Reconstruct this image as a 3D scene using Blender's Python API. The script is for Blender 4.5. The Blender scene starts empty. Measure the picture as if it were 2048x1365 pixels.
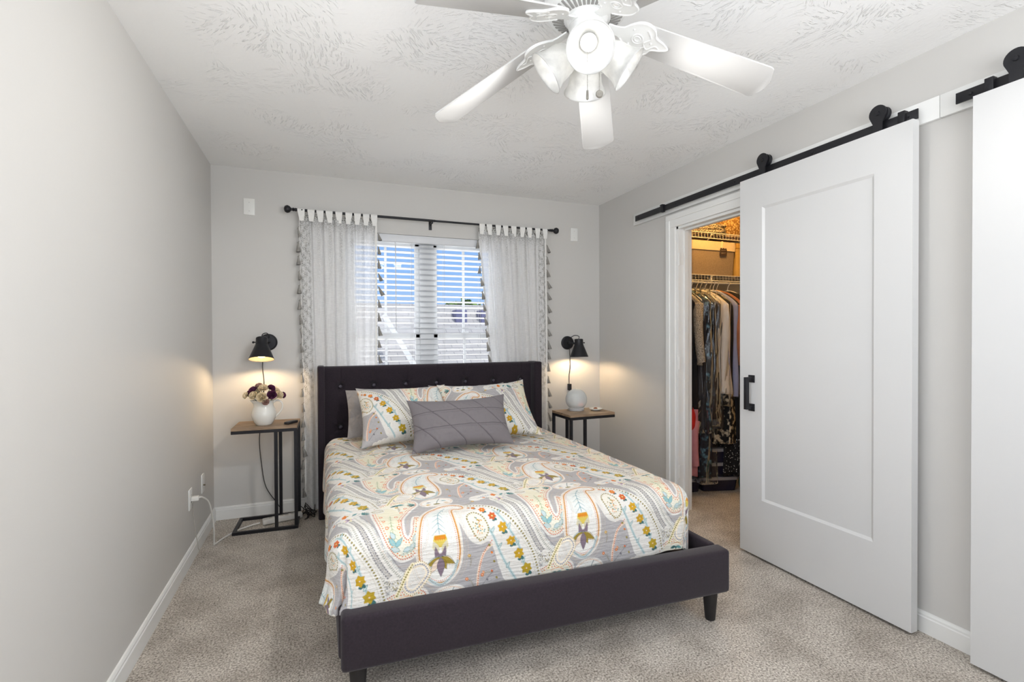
import bpy, bmesh, math, random
import numpy as np
from mathutils import Vector, Matrix
random.seed(7)
rng = np.random.default_rng(11)
PI = math.pi
SC = bpy.context.scene
COL = SC.collection
W = 3.0576          # room width (x), back wall at y = 0, floor z = 0
H = 2.44
YR = -4.95          # rear wall

# ------------------------------------------------------------------ camera
cam_d = bpy.data.cameras.new('camera'); cam = bpy.data.objects.new('camera', cam_d); COL.objects.link(cam)
yaw, pitch, roll, fpx = 0.371836, -0.010046, -0.004509, 986.708
cy, sy = math.cos(yaw), math.sin(yaw)
r0 = Vector((cy, -sy, 0)); f0 = Vector((sy, cy, 0)); u0 = Vector((0, 0, 1))
fw = f0*math.cos(pitch) + u0*math.sin(pitch); u1 = u0*math.cos(pitch) - f0*math.sin(pitch)
rt = r0*math.cos(roll) + u1*math.sin(roll); up = u1*math.cos(roll) - r0*math.sin(roll)
M = Matrix.Identity(4)
for i in range(3):
    M[i][0] = rt[i]; M[i][1] = up[i]; M[i][2] = -fw[i]
M.translation = Vector((0.68456, -3.89428, 1.25821))
cam.matrix_world = M
cam_d.sensor_fit = 'HORIZONTAL'; cam_d.sensor_width = 36.0; cam_d.lens = fpx/2048*36.0
cam_d.clip_start = 0.02; cam_d.clip_end = 400
SC.camera = cam

# ------------------------------------------------------------------ world, exposure, lamps
SC.view_settings.view_transform = 'Standard'; SC.view_settings.look = 'None'
SC.view_settings.exposure = 0.31; SC.view_settings.gamma = 1.0
SC.view_settings.use_curve_mapping = False
P = dict(fan=16.0, glow=.11, sconce=6.8, closet=13.0, rear=58.0, left=18.0, right_fill=9.0, sky=.8, sun=1.7, win=170.0, upfill=78.0)
wd = bpy.data.worlds.new('world'); SC.world = wd; wd.use_nodes = True
nt = wd.node_tree; nt.nodes.clear()
tcw = nt.nodes.new('ShaderNodeTexCoord'); spw = nt.nodes.new('ShaderNodeSeparateXYZ'); rpw = nt.nodes.new('ShaderNodeValToRGB')
rpw.color_ramp.elements[0].position = 0.0; rpw.color_ramp.elements[0].color = (.50, .68, .95, 1)
rpw.color_ramp.elements[1].position = 0.62; rpw.color_ramp.elements[1].color = (.72, .75, .80, 1)
e_ = rpw.color_ramp.elements.new(.13); e_.color = (.29, .53, .97, 1)
e_ = rpw.color_ramp.elements.new(.34); e_.color = (.34, .52, .88, 1)
bg = nt.nodes.new('ShaderNodeBackground'); bg.inputs[1].default_value = P['sky']
wo = nt.nodes.new('ShaderNodeOutputWorld')
nt.links.new(tcw.outputs['Generated'], spw.inputs[0]); nt.links.new(spw.outputs[2], rpw.inputs[0]); nt.links.new(rpw.outputs[0], bg.inputs[0]); nt.links.new(bg.outputs[0], wo.inputs[0])

def lamp(name, kind, loc, power, color=(1, 1, 1), radius=0.03, parent=None, **k):
    d = bpy.data.lights.new(name, kind); d.energy = power; d.color = color
    if kind in ('POINT', 'SPOT'): d.shadow_soft_size = radius
    for a, b in k.items(): setattr(d, a, b)
    o = bpy.data.objects.new(name, d); COL.objects.link(o); o.location = loc
    if parent: o.parent = parent
    return o
sun = lamp('sun', 'SUN', (6, -4, 12), P['sun'], (1, .96, .9), angle=0.01)
sun.rotation_euler = (math.radians(38), 0, math.radians(25))
rear = lamp('rear_fill_light', 'AREA', (1.5, YR-0.10, 1.45), P['rear'], (0.985, 0.99, 1.0), shape='RECTANGLE', size=1.9, size_y=1.5)  # unseen fill lamp added behind the camera to brighten room and ceiling
wl = lamp('window_sky_fill', 'AREA', (1.5, 1.9, 3.5), P['win'], (.90, .95, 1.0), shape='RECTANGLE', size=3.2, size_y=1.6)  # added area lamp out of view above the window, standing in for sky light
bn = lamp('window_upfill', 'AREA', (1.5, 1.7, .15), P['upfill'], (1.0, .985, .96), shape='RECTANGLE', size=3.0, size_y=1.4)  # added area lamp aimed up through the blind to brighten the ceiling
bn.rotation_euler = (Vector((1.5, 1.7, .15))-Vector((1.5, 0, 1.45))).to_track_quat('Z', 'Y').to_euler()
wl.rotation_euler = (Vector((1.5, 1.9, 3.5))-Vector((1.5, 0, 1.3))).to_track_quat('Z', 'Y').to_euler()
rear.rotation_euler = (math.radians(90+58), 0, 0)

side = lamp('side_fill_light', 'AREA', (-.14, -3.55, 1.45), P['left'], (.985, .99, 1.0), shape='RECTANGLE', size=1.3, size_y=1.5)  # added fill lamp outside an unseen left opening, brightens the barn doors
side.rotation_euler = (math.radians(90), 0, math.radians(-90))
right_fill = lamp('right_fill_light', 'AREA', (W+.14, -4.28, 1.15), P['right_fill'], (1.0, .985, .965), shape='RECTANGLE', size=.78, size_y=1.9)  # added fill lamp outside an unseen right opening, brightens the left wall
right_fill.rotation_euler = (math.radians(90), 0, math.radians(90))

# ------------------------------------------------------------------ helpers: materials
def lin(c):
    return tuple(((x/255)/12.92 if x/255 <= 0.04045 else ((x/255+0.055)/1.055)**2.4) for x in c)
MATS = {}
class NT:
    def __init__(s, name):
        s.m = bpy.data.materials.new(name); s.m.use_nodes = True; s.t = s.m.node_tree
        s.b = s.t.nodes['Principled BSDF']; s.out = s.t.nodes['Material Output']
    def n(s, typ, **k):
        o = s.t.nodes.new('ShaderNode'+typ)
        for a, b in k.items():
            if a.startswith('i_'):
                o.inputs[a[2:].replace('_', ' ')].default_value = b
            else: setattr(o, a, b)
        return o
    def l(s, a, b): s.t.links.new(a, b)
    def ramp(s, stops, interp='LINEAR'):
        r = s.n('ValToRGB'); r.color_ramp.interpolation = interp
        while len(r.color_ramp.elements) < len(stops): r.color_ramp.elements.new(0.5)
        for e, (p, c) in zip(r.color_ramp.elements, stops):
            e.position = p; e.color = (*c, 1) if len(c) == 3 else c
        return r
    def coord(s, scale=(1, 1, 1), kind='Object'):
        tc = s.n('TexCoord'); mp = s.n('Mapping'); mp.inputs['Scale'].default_value = scale
        s.l(tc.outputs[kind], mp.inputs[0]); return mp.outputs[0]
    def bump(s, h, strength, dist):
        b = s.n('Bump'); b.inputs['Strength'].default_value = strength; b.inputs['Distance'].default_value = dist
        s.l(h, b.inputs['Height']); s.l(b.outputs[0], s.b.inputs['Normal']); return b
def pm(name, rgb, rough=0.6, metal=0.0, spec=0.5, noise=None, bump=None, scale=(1, 1, 1), sheen=0.0):
    """plain procedural material; noise = (scale, amount) colour variation, bump = (scale, strength, distance)"""
    if name in MATS: return MATS[name]
    q = NT(name); c = lin(rgb)
    q.b.inputs['Base Color'].default_value = (*c, 1); q.b.inputs['Roughness'].default_value = rough
    q.b.inputs['Metallic'].default_value = metal; q.b.inputs['Specular IOR Level'].default_value = spec
    if sheen: q.b.inputs['Sheen Weight'].default_value = sheen
    co = q.coord(scale) if (noise or bump) else None
    if noise:
        nz = q.n('TexNoise'); nz.inputs['Scale'].default_value = noise[0]; nz.inputs['Detail'].default_value = 5
        q.l(co, nz.inputs['Vector'])
        a = noise[1]; rp = q.ramp([(0.3, tuple(x*(1-a) for x in c)), (0.7, tuple(min(1, x*(1+a)) for x in c))])
        q.l(nz.outputs['Fac'], rp.inputs[0]); q.l(rp.outputs[0], q.b.inputs['Base Color'])
    if bump:
        nb = q.n('TexNoise'); nb.inputs['Scale'].default_value = bump[0]; nb.inputs['Detail'].default_value = 4
        q.l(co, nb.inputs['Vector']); q.bump(nb.outputs['Fac'], bump[1], bump[2])
    MATS[name] = q.m; return q.m
def emit(name, rgb, strength):
    q = NT(name); q.b.inputs['Base Color'].default_value = (*lin(rgb), 1)
    q.b.inputs['Emission Color'].default_value = (*lin(rgb), 1); q.b.inputs['Emission Strength'].default_value = strength
    return q.m

# ------------------------------------------------------------------ helpers: meshes
def bm_box(bm, x0, x1, y0, y1, z0, z1, bev=0.0, seg=2, mat=None):
    vs = [bm.verts.new(p) for p in ((x0,y0,z0),(x1,y0,z0),(x1,y1,z0),(x0,y1,z0),(x0,y0,z1),(x1,y0,z1),(x1,y1,z1),(x0,y1,z1))]
    fs = [bm.faces.new([vs[i] for i in f]) for f in ((0,3,2,1),(4,5,6,7),(0,1,5,4),(1,2,6,5),(2,3,7,6),(3,0,4,7))]
    if mat is not None: bmesh.ops.transform(bm, matrix=mat, verts=vs)
    if bev > 0:
        es = list({e for f in fs for e in f.edges})
        bmesh.ops.bevel(bm, geom=es, offset=bev, segments=seg, profile=0.5, affect='EDGES')
    return vs
def bm_lathe(bm, prof, n=32, mat=None, caps=False):
    rings = []
    for (r, z) in prof:
        rings.append([bm.verts.new((r*math.cos(2*PI*k/n), r*math.sin(2*PI*k/n), z)) for k in range(n)])
    for a, b in zip(rings, rings[1:]):
        for k in range(n): bm.faces.new((a[k], a[(k+1) % n], b[(k+1) % n], b[k]))
    if caps: bm.faces.new(rings[0][::-1]); bm.faces.new(rings[-1])
    if mat is not None: bmesh.ops.transform(bm, matrix=mat, verts=[v for r in rings for v in r])
def smooth_path(pts, n=8):
    P_ = [Vector(p) for p in pts]; out = []
    for i in range(len(P_)-1):
        a = P_[max(i-1, 0)]; b = P_[i]; c = P_[i+1]; d = P_[min(i+2, len(P_)-1)]
        for k in range(n):
            t = k/n
            out.append(0.5*((2*b)+(c-a)*t+(2*a-5*b+4*c-d)*t*t+(3*b-a-3*c+d)*t**3))
    out.append(P_[-1]); return out
def bm_tube(bm, pts, r, n=8, caps=True, closed=False, mat=None):
    pts = [Vector(p) for p in pts]; rings = []; prev = None; N = len(pts)
    for i, p in enumerate(pts):
        if closed: t = (pts[(i+1) % N]-pts[i-1])
        else: t = pts[min(i+1, N-1)]-pts[max(i-1, 0)]
        if t.length < 1e-9: t = Vector((0, 0, 1))
        t.normalize()
        if prev is None:
            a = Vector((0, 0, 1)) if abs(t.z) < .9 else Vector((1, 0, 0)); nn = t.cross(a).normalized()
        else:
            nn = (prev-t*prev.dot(t)); nn = nn.normalized() if nn.length > 1e-6 else t.orthogonal().normalized()
        prev = nn; bb = t.cross(nn); rr = r(i/(N-1)) if callable(r) else r
        rings.append([bm.verts.new(p+(nn*math.cos(2*PI*k/n)+bb*math.sin(2*PI*k/n))*rr) for k in range(n)])
    pairs = list(zip(rings, rings[1:]))+([(rings[-1], rings[0])] if closed else [])
    for a, b in pairs:
        for k in range(n): bm.faces.new((a[k], a[(k+1) % n], b[(k+1) % n], b[k]))
    if caps and not closed: bm.faces.new(rings[0][::-1]); bm.faces.new(rings[-1])
    if mat is not None: bmesh.ops.transform(bm, matrix=mat, verts=[v for q in rings for v in q])
def bm_prism(bm, outline, z0, z1, mat=None, bev=0.0):
    b = [bm.verts.new((x, y, z0)) for x, y in outline]; t = [bm.verts.new((x, y, z1)) for x, y in outline]
    n = len(b); fs = [bm.faces.new(b[::-1]), bm.faces.new(t)]
    for k in range(n): fs.append(bm.faces.new((b[k], b[(k+1) % n], t[(k+1) % n], t[k])))
    if mat is not None: bmesh.ops.transform(bm, matrix=mat, verts=b+t)
    if bev: bmesh.ops.bevel(bm, geom=[e for f in fs[:2] for e in f.edges], offset=bev, segments=2, affect='EDGES', profile=.5)
def bm_sphere(bm, c, r, n=16, m=10, sc=(1, 1, 1)):
    bm_lathe(bm, [(max(r*math.sin(PI*k/m), 1e-5), -r*math.cos(PI*k/m)) for k in range(m+1)], n, Matrix.Translation(c) @ Matrix.Diagonal((*sc, 1)))
def obj(name, bm, mat, parent=None, smooth=False, loc=None, autosmooth=None):
    me = bpy.data.meshes.new(name)
    bmesh.ops.remove_doubles(bm, verts=bm.verts, dist=1e-6)
    bmesh.ops.recalc_face_normals(bm, faces=bm.faces)
    bm.to_mesh(me); bm.free()
    me.materials.append(mat)
    if smooth: me.polygons.foreach_set('use_smooth', [True]*len(me.polygons))
    if autosmooth is not None:
        me.polygons.foreach_set('use_smooth', [True]*len(me.polygons)); me.set_sharp_from_angle(angle=math.radians(autosmooth))
    o = bpy.data.objects.new(name, me); COL.objects.link(o)
    if parent: o.parent = parent
    if loc: o.location = loc
    return o
def grid_obj(name, X, mat, parent=None, colors=None, closed_u=False, smooth=True, double=False):
    """X: (nv, nu, 3) array of points"""
    nv, nu = X.shape[:2]; V = X.reshape(-1, 3).astype(np.float32)
    idx = np.arange(nv*nu).reshape(nv, nu)
    if closed_u: idx = np.concatenate([idx, idx[:, :1]], 1)
    F = np.stack([idx[:-1, :-1], idx[:-1, 1:], idx[1:, 1:], idx[1:, :-1]], -1).reshape(-1, 4)
    me = bpy.data.meshes.new(name)
    me.vertices.add(len(V)); me.vertices.foreach_set('co', V.ravel())
    me.loops.add(F.size); me.loops.foreach_set('vertex_index', F.ravel().astype(np.int32))
    me.polygons.add(len(F)); me.polygons.foreach_set('loop_start', np.arange(0, F.size, 4, dtype=np.int32))
    me.update(calc_edges=True)
    if smooth: me.polygons.foreach_set('use_smooth', np.ones(len(F), bool))
    if colors is not None:
        at = me.color_attributes.new('print', 'FLOAT_COLOR', 'POINT')
        C4 = np.ones((len(V), 4), np.float32); C4[:, :3] = colors.reshape(-1, 3); at.data.foreach_set('color', C4.ravel())
    me.materials.append(mat); me.update()
    o = bpy.data.objects.new(name, me); COL.objects.link(o)
    if parent: o.parent = parent
    return o
def tag(o, label=None, cat=None, group=None, kind=None):
    if label: o['label'] = label
    if cat: o['category'] = cat
    if group: o['group'] = group
    if kind: o['kind'] = kind
    return o
def thing(name, label, cat, loc=(0, 0, 0), rz=0.0, group=None):
    o = bpy.data.objects.new(name, None); o.empty_display_size = .05; COL.objects.link(o)
    o.location = loc; o.rotation_euler = (0, 0, rz); return tag(o, label, cat, group)
def kids(o): return [c for c in bpy.data.objects if c.parent == o]
def dup(root, loc, rz=None, label=None, group=None):
    r = root.copy(); COL.objects.link(r); r.location = loc
    if rz is not None: r.rotation_euler = (0, 0, rz)
    if label: r['label'] = label
    if group: r['group'] = group
    for ch in list(root.children):
        c = ch.copy(); COL.objects.link(c); c.parent = r
        for g in ch.children:
            d = g.copy(); COL.objects.link(d); d.parent = c
    return r
def box(name, mat, x0, x1, y0, y1, z0, z1, parent=None, bev=0.0, seg=2):
    bm = bmesh.new(); bm_box(bm, x0, x1, y0, y1, z0, z1, bev, seg); return obj(name, bm, mat, parent, autosmooth=35 if bev else None)
def struct(o, label=None):
    o['kind'] = 'structure'
    if label: o['label'] = label
    return o
def T(*p): return Matrix.Translation(p)
def RX(d): return Matrix.Rotation(math.radians(d), 4, 'X')
def RY(d): return Matrix.Rotation(math.radians(d), 4, 'Y')
def RZ(d): return Matrix.Rotation(math.radians(d), 4, 'Z')

# ------------------------------------------------------------------ surface materials
def wall_paint(name, rgb):
    q = NT(name); c = lin(rgb); q.b.inputs['Base Color'].default_value = (*c, 1); q.b.inputs['Roughness'].default_value = .55
    q.b.inputs['Specular IOR Level'].default_value = .3
    co = q.coord(); n = q.n('TexNoise'); n.inputs['Scale'].default_value = 220; n.inputs['Detail'].default_value = 3
    q.l(co, n.inputs['Vector']); q.bump(n.outputs['Fac'], .06, .002); return q.m
M_WALL = wall_paint('grey_wall_paint', (208, 206, 202))
M_TRIM = pm('white_trim_paint', (236, 236, 233), .4, noise=(3, .01))
M_DOOR = pm('white_door_paint', (214, 214, 213), .38, noise=(2, .01))
def ceiling_mat():
    q = NT('stomped_ceiling_texture'); c = lin((250, 250, 249)); q.b.inputs['Roughness'].default_value = .8
    co = q.coord()
    # crow's-foot brush marks: stretched ridges in patches turned different ways
    vor = q.n('TexVoronoi'); vor.inputs['Scale'].default_value = 6.5; vor.inputs['Randomness'].default_value = 1; q.l(co, vor.inputs['Vector'])
    sep = q.n('SeparateColor'); q.l(vor.outputs['Color'], sep.inputs[0])
    ang = q.n('Math', operation='MULTIPLY'); ang.inputs[1].default_value = 6.283; q.l(sep.outputs[0], ang.inputs[0])
    rot = q.n('VectorRotate', rotation_type='Z_AXIS'); q.l(co, rot.inputs['Vector']); q.l(ang.outputs[0], rot.inputs['Angle'])
    mp = q.n('Mapping'); mp.inputs['Scale'].default_value = (24, 120, 24); q.l(rot.outputs[0], mp.inputs[0])
    n1 = q.n('TexNoise'); n1.inputs['Scale'].default_value = 1; n1.inputs['Detail'].default_value = 3; n1.inputs['Distortion'].default_value = .7; q.l(mp.outputs[0], n1.inputs['Vector'])
    r1 = q.ramp([(.56, (0, 0, 0)), (.68, (1, 1, 1))]); q.l(n1.outputs['Fac'], r1.inputs[0])
    n2 = q.n('TexNoise'); n2.inputs['Scale'].default_value = 3.2; n2.inputs['Detail'].default_value = 2; q.l(co, n2.inputs['Vector'])
    r2 = q.ramp([(.44, (0, 0, 0)), (.58, (1, 1, 1))]); q.l(n2.outputs['Fac'], r2.inputs[0])
    mul = q.n('Math', operation='MULTIPLY'); q.l(r1.outputs[0], mul.inputs[0]); q.l(r2.outputs[0], mul.inputs[1])
    n3 = q.n('TexNoise'); n3.inputs['Scale'].default_value = 55; n3.inputs['Detail'].default_value = 3; q.l(co, n3.inputs['Vector'])
    ad = q.n('Math', operation='MULTIPLY_ADD'); ad.inputs[1].default_value = .22; q.l(n3.outputs['Fac'], ad.inputs[0]); q.l(mul.outputs[0], ad.inputs[2])
    q.b.inputs['Base Color'].default_value = (*c, 1)
    q.bump(ad.outputs[0], .72, .0052); return q.m
M_CEIL = ceiling_mat()
def carpet_mat():
    q = NT('cut_pile_carpet'); q.b.inputs['Roughness'].default_value = .95; q.b.inputs['Specular IOR Level'].default_value = .1
    q.b.inputs['Sheen Weight'].default_value = .12
    co = q.coord()
    n1 = q.n('TexNoise'); n1.inputs['Scale'].default_value = 130; n1.inputs['Detail'].default_value = 6; n1.inputs['Roughness'].default_value = .72; q.l(co, n1.inputs['Vector'])
    r1 = q.ramp([(.37, lin((112, 104, 93))), (.5, lin((199, 189, 177))), (.63, lin((242, 236, 225)))]); q.l(n1.outputs['Fac'], r1.inputs[0])
    n2 = q.n('TexNoise'); n2.inputs['Scale'].default_value = 4.2; n2.inputs['Detail'].default_value = 5; n2.inputs['Roughness'].default_value = .65; q.l(co, n2.inputs['Vector'])
    r2 = q.ramp([(.38, (.74, .725, .71)), (.58, (1, 1, 1))]); q.l(n2.outputs['Fac'], r2.inputs[0])
    mx = q.n('Mix', data_type='RGBA', blend_type='MULTIPLY'); mx.inputs['Factor'].default_value = 1
    q.l(r1.outputs[0], mx.inputs[6]); q.l(r2.outputs[0], mx.inputs[7]); q.l(mx.outputs[2], q.b.inputs['Base Color'])
    n3 = q.n('TexNoise'); n3.inputs['Scale'].default_value = 190; n3.inputs['Detail'].default_value = 4; q.l(co, n3.inputs['Vector'])
    ad = q.n('Math', operation='MULTIPLY_ADD'); ad.inputs[1].default_value = 1.6; q.l(n2.outputs['Fac'], ad.inputs[0]); q.l(n3.outputs['Fac'], ad.inputs[2])
    q.bump(ad.outputs[0], .75, .008); return q.m
M_CARPET = carpet_mat()
M_BLACK = pm('black_metal', (34, 34, 38), .42, metal=.3, spec=.5, noise=(60, .06))
M_UPH = pm('charcoal_upholstery', (42, 34, 41), .85, spec=.25, noise=(140, .18), bump=(900, .25, .002), sheen=.15)
M_WHITE_PL = pm('white_plastic', (238, 238, 234), .35, noise=(5, .01))
M_VOID = pm('dark_lining', (24, 23, 26), .9, noise=(30, .1))

# ------------------------------------------------------------------ room shell
WT = .115
struct(box('floor', M_CARPET, -.12, 4.9, YR-.12, .14, -.06, 0.0))
struct(box('ceiling', M_CEIL, -.12, 4.9, YR-.12, .14, H, H+.08))
def multi(name, mat, boxes, bev=0.0, parent=None):
    bm = bmesh.new()
    for b in boxes: bm_box(bm, *b, bev)
    return obj(name, bm, mat, parent)
struct(multi('wall_left', M_WALL, [(-.12, 0, -2.85, .14, 0, H), (-.12, 0, YR-.12, -4.25, 0, H), (-.12, 0, -4.25, -2.85, 0, .65), (-.12, 0, -4.25, -2.85, 2.25, H)]))  # opening behind the view is added for the side fill lamp
WX0, WX1, WZ0, WZ1 = .865, 2.115, .55, 2.052
struct(multi('wall_back', M_WALL, [(0, WX0, 0, .14, 0, H), (WX1, W+WT, 0, .14, 0, H), (WX0, WX1, 0, .14, 0, WZ0), (WX0, WX1, 0, .14, WZ1, H)]))
DY0, DY1, DZ = -1.045, -1.80, 2.03
struct(multi('wall_right', M_WALL, [(W, W+WT, DY0, 0, 0, H), (W, W+WT, -3.85, DY1, 0, H), (W, W+WT, YR, -4.70, 0, H), (W, W+WT, -4.70, -3.85, 2.05, H), (W, W+WT, DY1, DY0, DZ, H)]))  # opening nearest the rear wall is added for the right fill lamp
struct(multi('wall_rear', M_WALL, [(0, .5, YR-.12, YR, 0, H), (2.5, W+WT, YR-.12, YR, 0, H), (.5, 2.5, YR-.12, YR, 0, .65), (.5, 2.5, YR-.12, YR, 2.25, H)]))  # rear opening is added to let the fill lamp in
# closet
CX1, CY0, CY1 = 4.72, -.29, -2.7
struct(multi('wall_closet', M_WALL, [(W+WT, CX1+.1, CY0, CY0+.1, 0, H), (CX1, CX1+.1, CY1, CY0, 0, H), (W+WT, CX1+.1, CY1-.1, CY1, 0, H)]))
# baseboards: flat board with stepped top bead
def baseboard(name, p0, p1, normal):
    p0 = Vector((*p0, 0)); p1 = Vector((*p1, 0)); n = Vector((*normal, 0))
    prof = [(0, 0), (.014, 0), (.014, .066), (.011, .070), (.011, .078), (.006, .086), (0, .088)]
    bm = bmesh.new(); a = [bm.verts.new(p0+n*d+Vector((0, 0, z))) for d, z in prof]; b = [bm.verts.new(p1+n*d+Vector((0, 0, z))) for d, z in prof]
    for k in range(len(prof)-1): bm.faces.new((a[k], a[k+1], b[k+1], b[k]))
    bm.faces.new(a); bm.faces.new(b[::-1])
    return struct(obj(name, bm, M_TRIM))
baseboard('baseboard_left', (0, YR), (0, 0), (1, 0))
baseboard('baseboard_back', (0, 0), (W, 0), (0, -1))
baseboard('baseboard_right', (W, DY0+.09), (W, 0), (-1, 0))
baseboard('baseboard_front', (W, -3.80), (W, DY1-.09), (-1, 0))
# closet door casing and jamb
bm = bmesh.new()
cw = .095
for (y0, y1, z0, z1) in ((DY0, DY0+cw, 0, DZ), (DY1-cw, DY1, 0, DZ), (DY1-cw, DY0+cw, DZ, DZ+cw)):
    bm_box(bm, W-.018, W, y0, y1, z0, z1, .004)
for (y0, y1, z0, z1) in ((DY0+.052, DY0+cw-.004, 0, DZ+.052), (DY1-cw, DY0+cw-.004, DZ+.052, DZ+cw-.004)):
    bm_box(bm, W-.026, W-.016, y0, y1, z0, z1, .003)
struct(obj('trim_1', bm, M_TRIM))
bm = bmesh.new()
bm_box(bm, W-.002, W+WT+.002, DY0-.018, DY0, 0, DZ, .001); bm_box(bm, W-.002, W+WT+.002, DY1, DY1+.018, 0, DZ, .001)
bm_box(bm, W-.002, W+WT+.002, DY1, DY0, DZ-.018, DZ, .001)
bm_box(bm, W+.045, W+.08, DY0-.029, DY0-.016, 0, DZ-.018, .002); bm_box(bm, W+.045, W+.08, DY1+.018, DY0-.018, DZ-.030, DZ-.017, .002)
jamb = struct(obj('trim_2', bm, M_TRIM))
for i, z in enumerate((.29, 1.06, 1.80)):
    bm = bmesh.new(); bm_box(bm, W+.005, W+.042, DY0-.0205, DY0-.017, z-.045, z+.045, .001)
    bm_tube(bm, [(W+.003, DY0-.021, z-.045), (W+.003, DY0-.021, z+.045)], .005, 8)
    obj('hinge_leaf', bm, M_TRIM, jamb)
# frame of the added rear opening (behind the camera, a fill lamp shines through it)
bm = bmesh.new()
for b in ((.5, 2.5, -.08, -.03, .65, .71), (.5, 2.5, -.08, -.03, 2.19, 2.25), (.5, .56, -.08, -.03, .65, 2.25), (2.44, 2.5, -.08, -.03, .65, 2.25), (1.47, 1.53, -.08, -.03, .65, 2.25)):
    bm_box(bm, b[0], b[1], YR+b[2], YR+b[3], b[4], b[5], .004)
struct(obj('fill_opening_frame', bm, M_TRIM))

# ------------------------------------------------------------------ window
win = struct(thing('window_1', None, None, (0, 0, 0)))
def glass_mat():
    q = NT('window_glass'); tr = q.n('BsdfTransparent'); gl = q.n('BsdfGlossy'); gl.inputs['Roughness'].default_value = .02
    fr = q.n('Fresnel'); fr.inputs['IOR'].default_value = 1.2; mx = q.n('MixShader')
    q.l(fr.outputs[0], mx.inputs[0]); q.l(tr.outputs[0], mx.inputs[1]); q.l(gl.outputs[0], mx.inputs[2]); q.l(mx.outputs[0], q.out.inputs[0]); return q.m
M_GLASS = glass_mat()
M_VINYL = pm('white_vinyl', (232, 233, 233), .35, noise=(4, .01))
bm = bmesh.new()
for b in ((WX0, WX1, .06, .13, WZ0, WZ0+.045), (WX0, WX1, .06, .13, WZ1-.04, WZ1), (WX0, WX0+.045, .06, .13, WZ0, WZ1), (WX1-.045, WX1, .06, .13, WZ0, WZ1)): bm_box(bm, *b, .004)
obj('window_frame', bm, M_VINYL, win)
box('mullion', M_VINYL, 1.436, 1.548, .055, .135, WZ0, WZ1, win, .004)
MR = 1.262
for (a, b) in ((WX0+.045, 1.436), (1.548, WX1-.045)):
    for (z0, z1, y) in ((MR-.02, WZ1-.04, .105), (WZ0+.045, MR+.02, .08)):
        bm = bmesh.new()
        for q in ((a, b, z0, z0+.036), (a, b, z1-.036, z1), (a, a+.034, z0, z1), (b-.034, b, z0, z1)): bm_box(bm, q[0], q[1], y-.014, y+.014, q[2], q[3], .003)
        s = obj('sash', bm, M_VINYL, win)
        bm = bmesh.new(); bm_box(bm, a+.03, b-.03, y-.002, y+.002, z0+.03, z1-.03); obj('window_pane', bm, M_GLASS, s)
        bm = bmesh.new(); cx = (a+b)/2; bm_box(bm, cx-.009, cx+.009, y-.008, y+.008, z0+.03, z1-.03)
        zc = (z0+z1)/2; bm_box(bm, a+.03, b-.03, y-.007, y+.007, zc-.009, zc+.009) if False else None
        obj('muntin', bm, M_VINYL, s)
        if y < .1:
            bm = bmesh.new(); bm_box(bm, cx-.03, cx+.03, y-.03, y-.012, z1-.004, z1+.014, .003); obj('sash_lock', bm, M_VINYL, s)
box('window_sill', M_TRIM, WX0, WX1, -.012, .07, WZ0-.02, WZ0+.002, win, .004)

# blind
bl = thing('window_blind', 'white wide-slat horizontal blind hanging in the window between the two curtains', 'window blind', (0, 0, WZ0))
M_SLAT = pm('white_faux_wood', (222, 224, 227), .45, noise=(8, .02))
box('headrail', M_SLAT, WX0+.012, WX1-.012, -.012, .046, WZ1-.062-WZ0, WZ1-.004-WZ0, bl, .004)
bm = bmesh.new(); z = .05; n = 0
while z < WZ1-WZ0-.08:
    prof = [(-.025+.05*k/6, .0035*(1-((k-3)/3)**2)) for k in range(7)]
    m = T(0, .018, z) @ RX(-9)
    top = [[bm.verts.new(m @ Vector((x, p, q+.0014))) for p, q in prof] for x in (WX0+.014, WX1-.014)]
    bot = [[bm.verts.new(m @ Vector((x, p, q-.0014))) for p, q in prof] for x in (WX0+.014, WX1-.014)]
    for k in range(6):
        bm.faces.new((top[0][k], top[0][k+1], top[1][k+1], top[1][k])); bm.faces.new((bot[0][k], bot[1][k], bot[1][k+1], bot[0][k+1]))
    for A in ((0, 0), (6, 6)):
        k = A[0]; bm.faces.new((top[0][k], top[1][k], bot[1][k], bot[0][k]))
    for e in (0, 1): bm.faces.new(top[e]+bot[e][::-1])
    z += .0425
obj('slats', bm, M_SLAT, bl)
M_STRING = pm('blind_string', (205, 205, 205), .8)
for x in (1.06, 1.36, 1.62, 1.92):
    bm = bmesh.new()
    for y in (-.009, .045): bm_tube(bm, [(x, y, .02), (x, y, WZ1-WZ0-.06)], .0011, 5)
    obj('ladder_string', bm, M_STRING, bl)
box('bottom_rail', M_SLAT, WX0+.014, WX1-.014, -.006, .042, .004, .022, bl, .003)
bm = bmesh.new(); bm_tube(bm, [(1.235, -.02, WZ1-WZ0-.06), (1.236, -.022, WZ1-WZ0-.75)], .0035, 6); obj('tilt_wand', bm, M_SLAT, bl)
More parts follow.
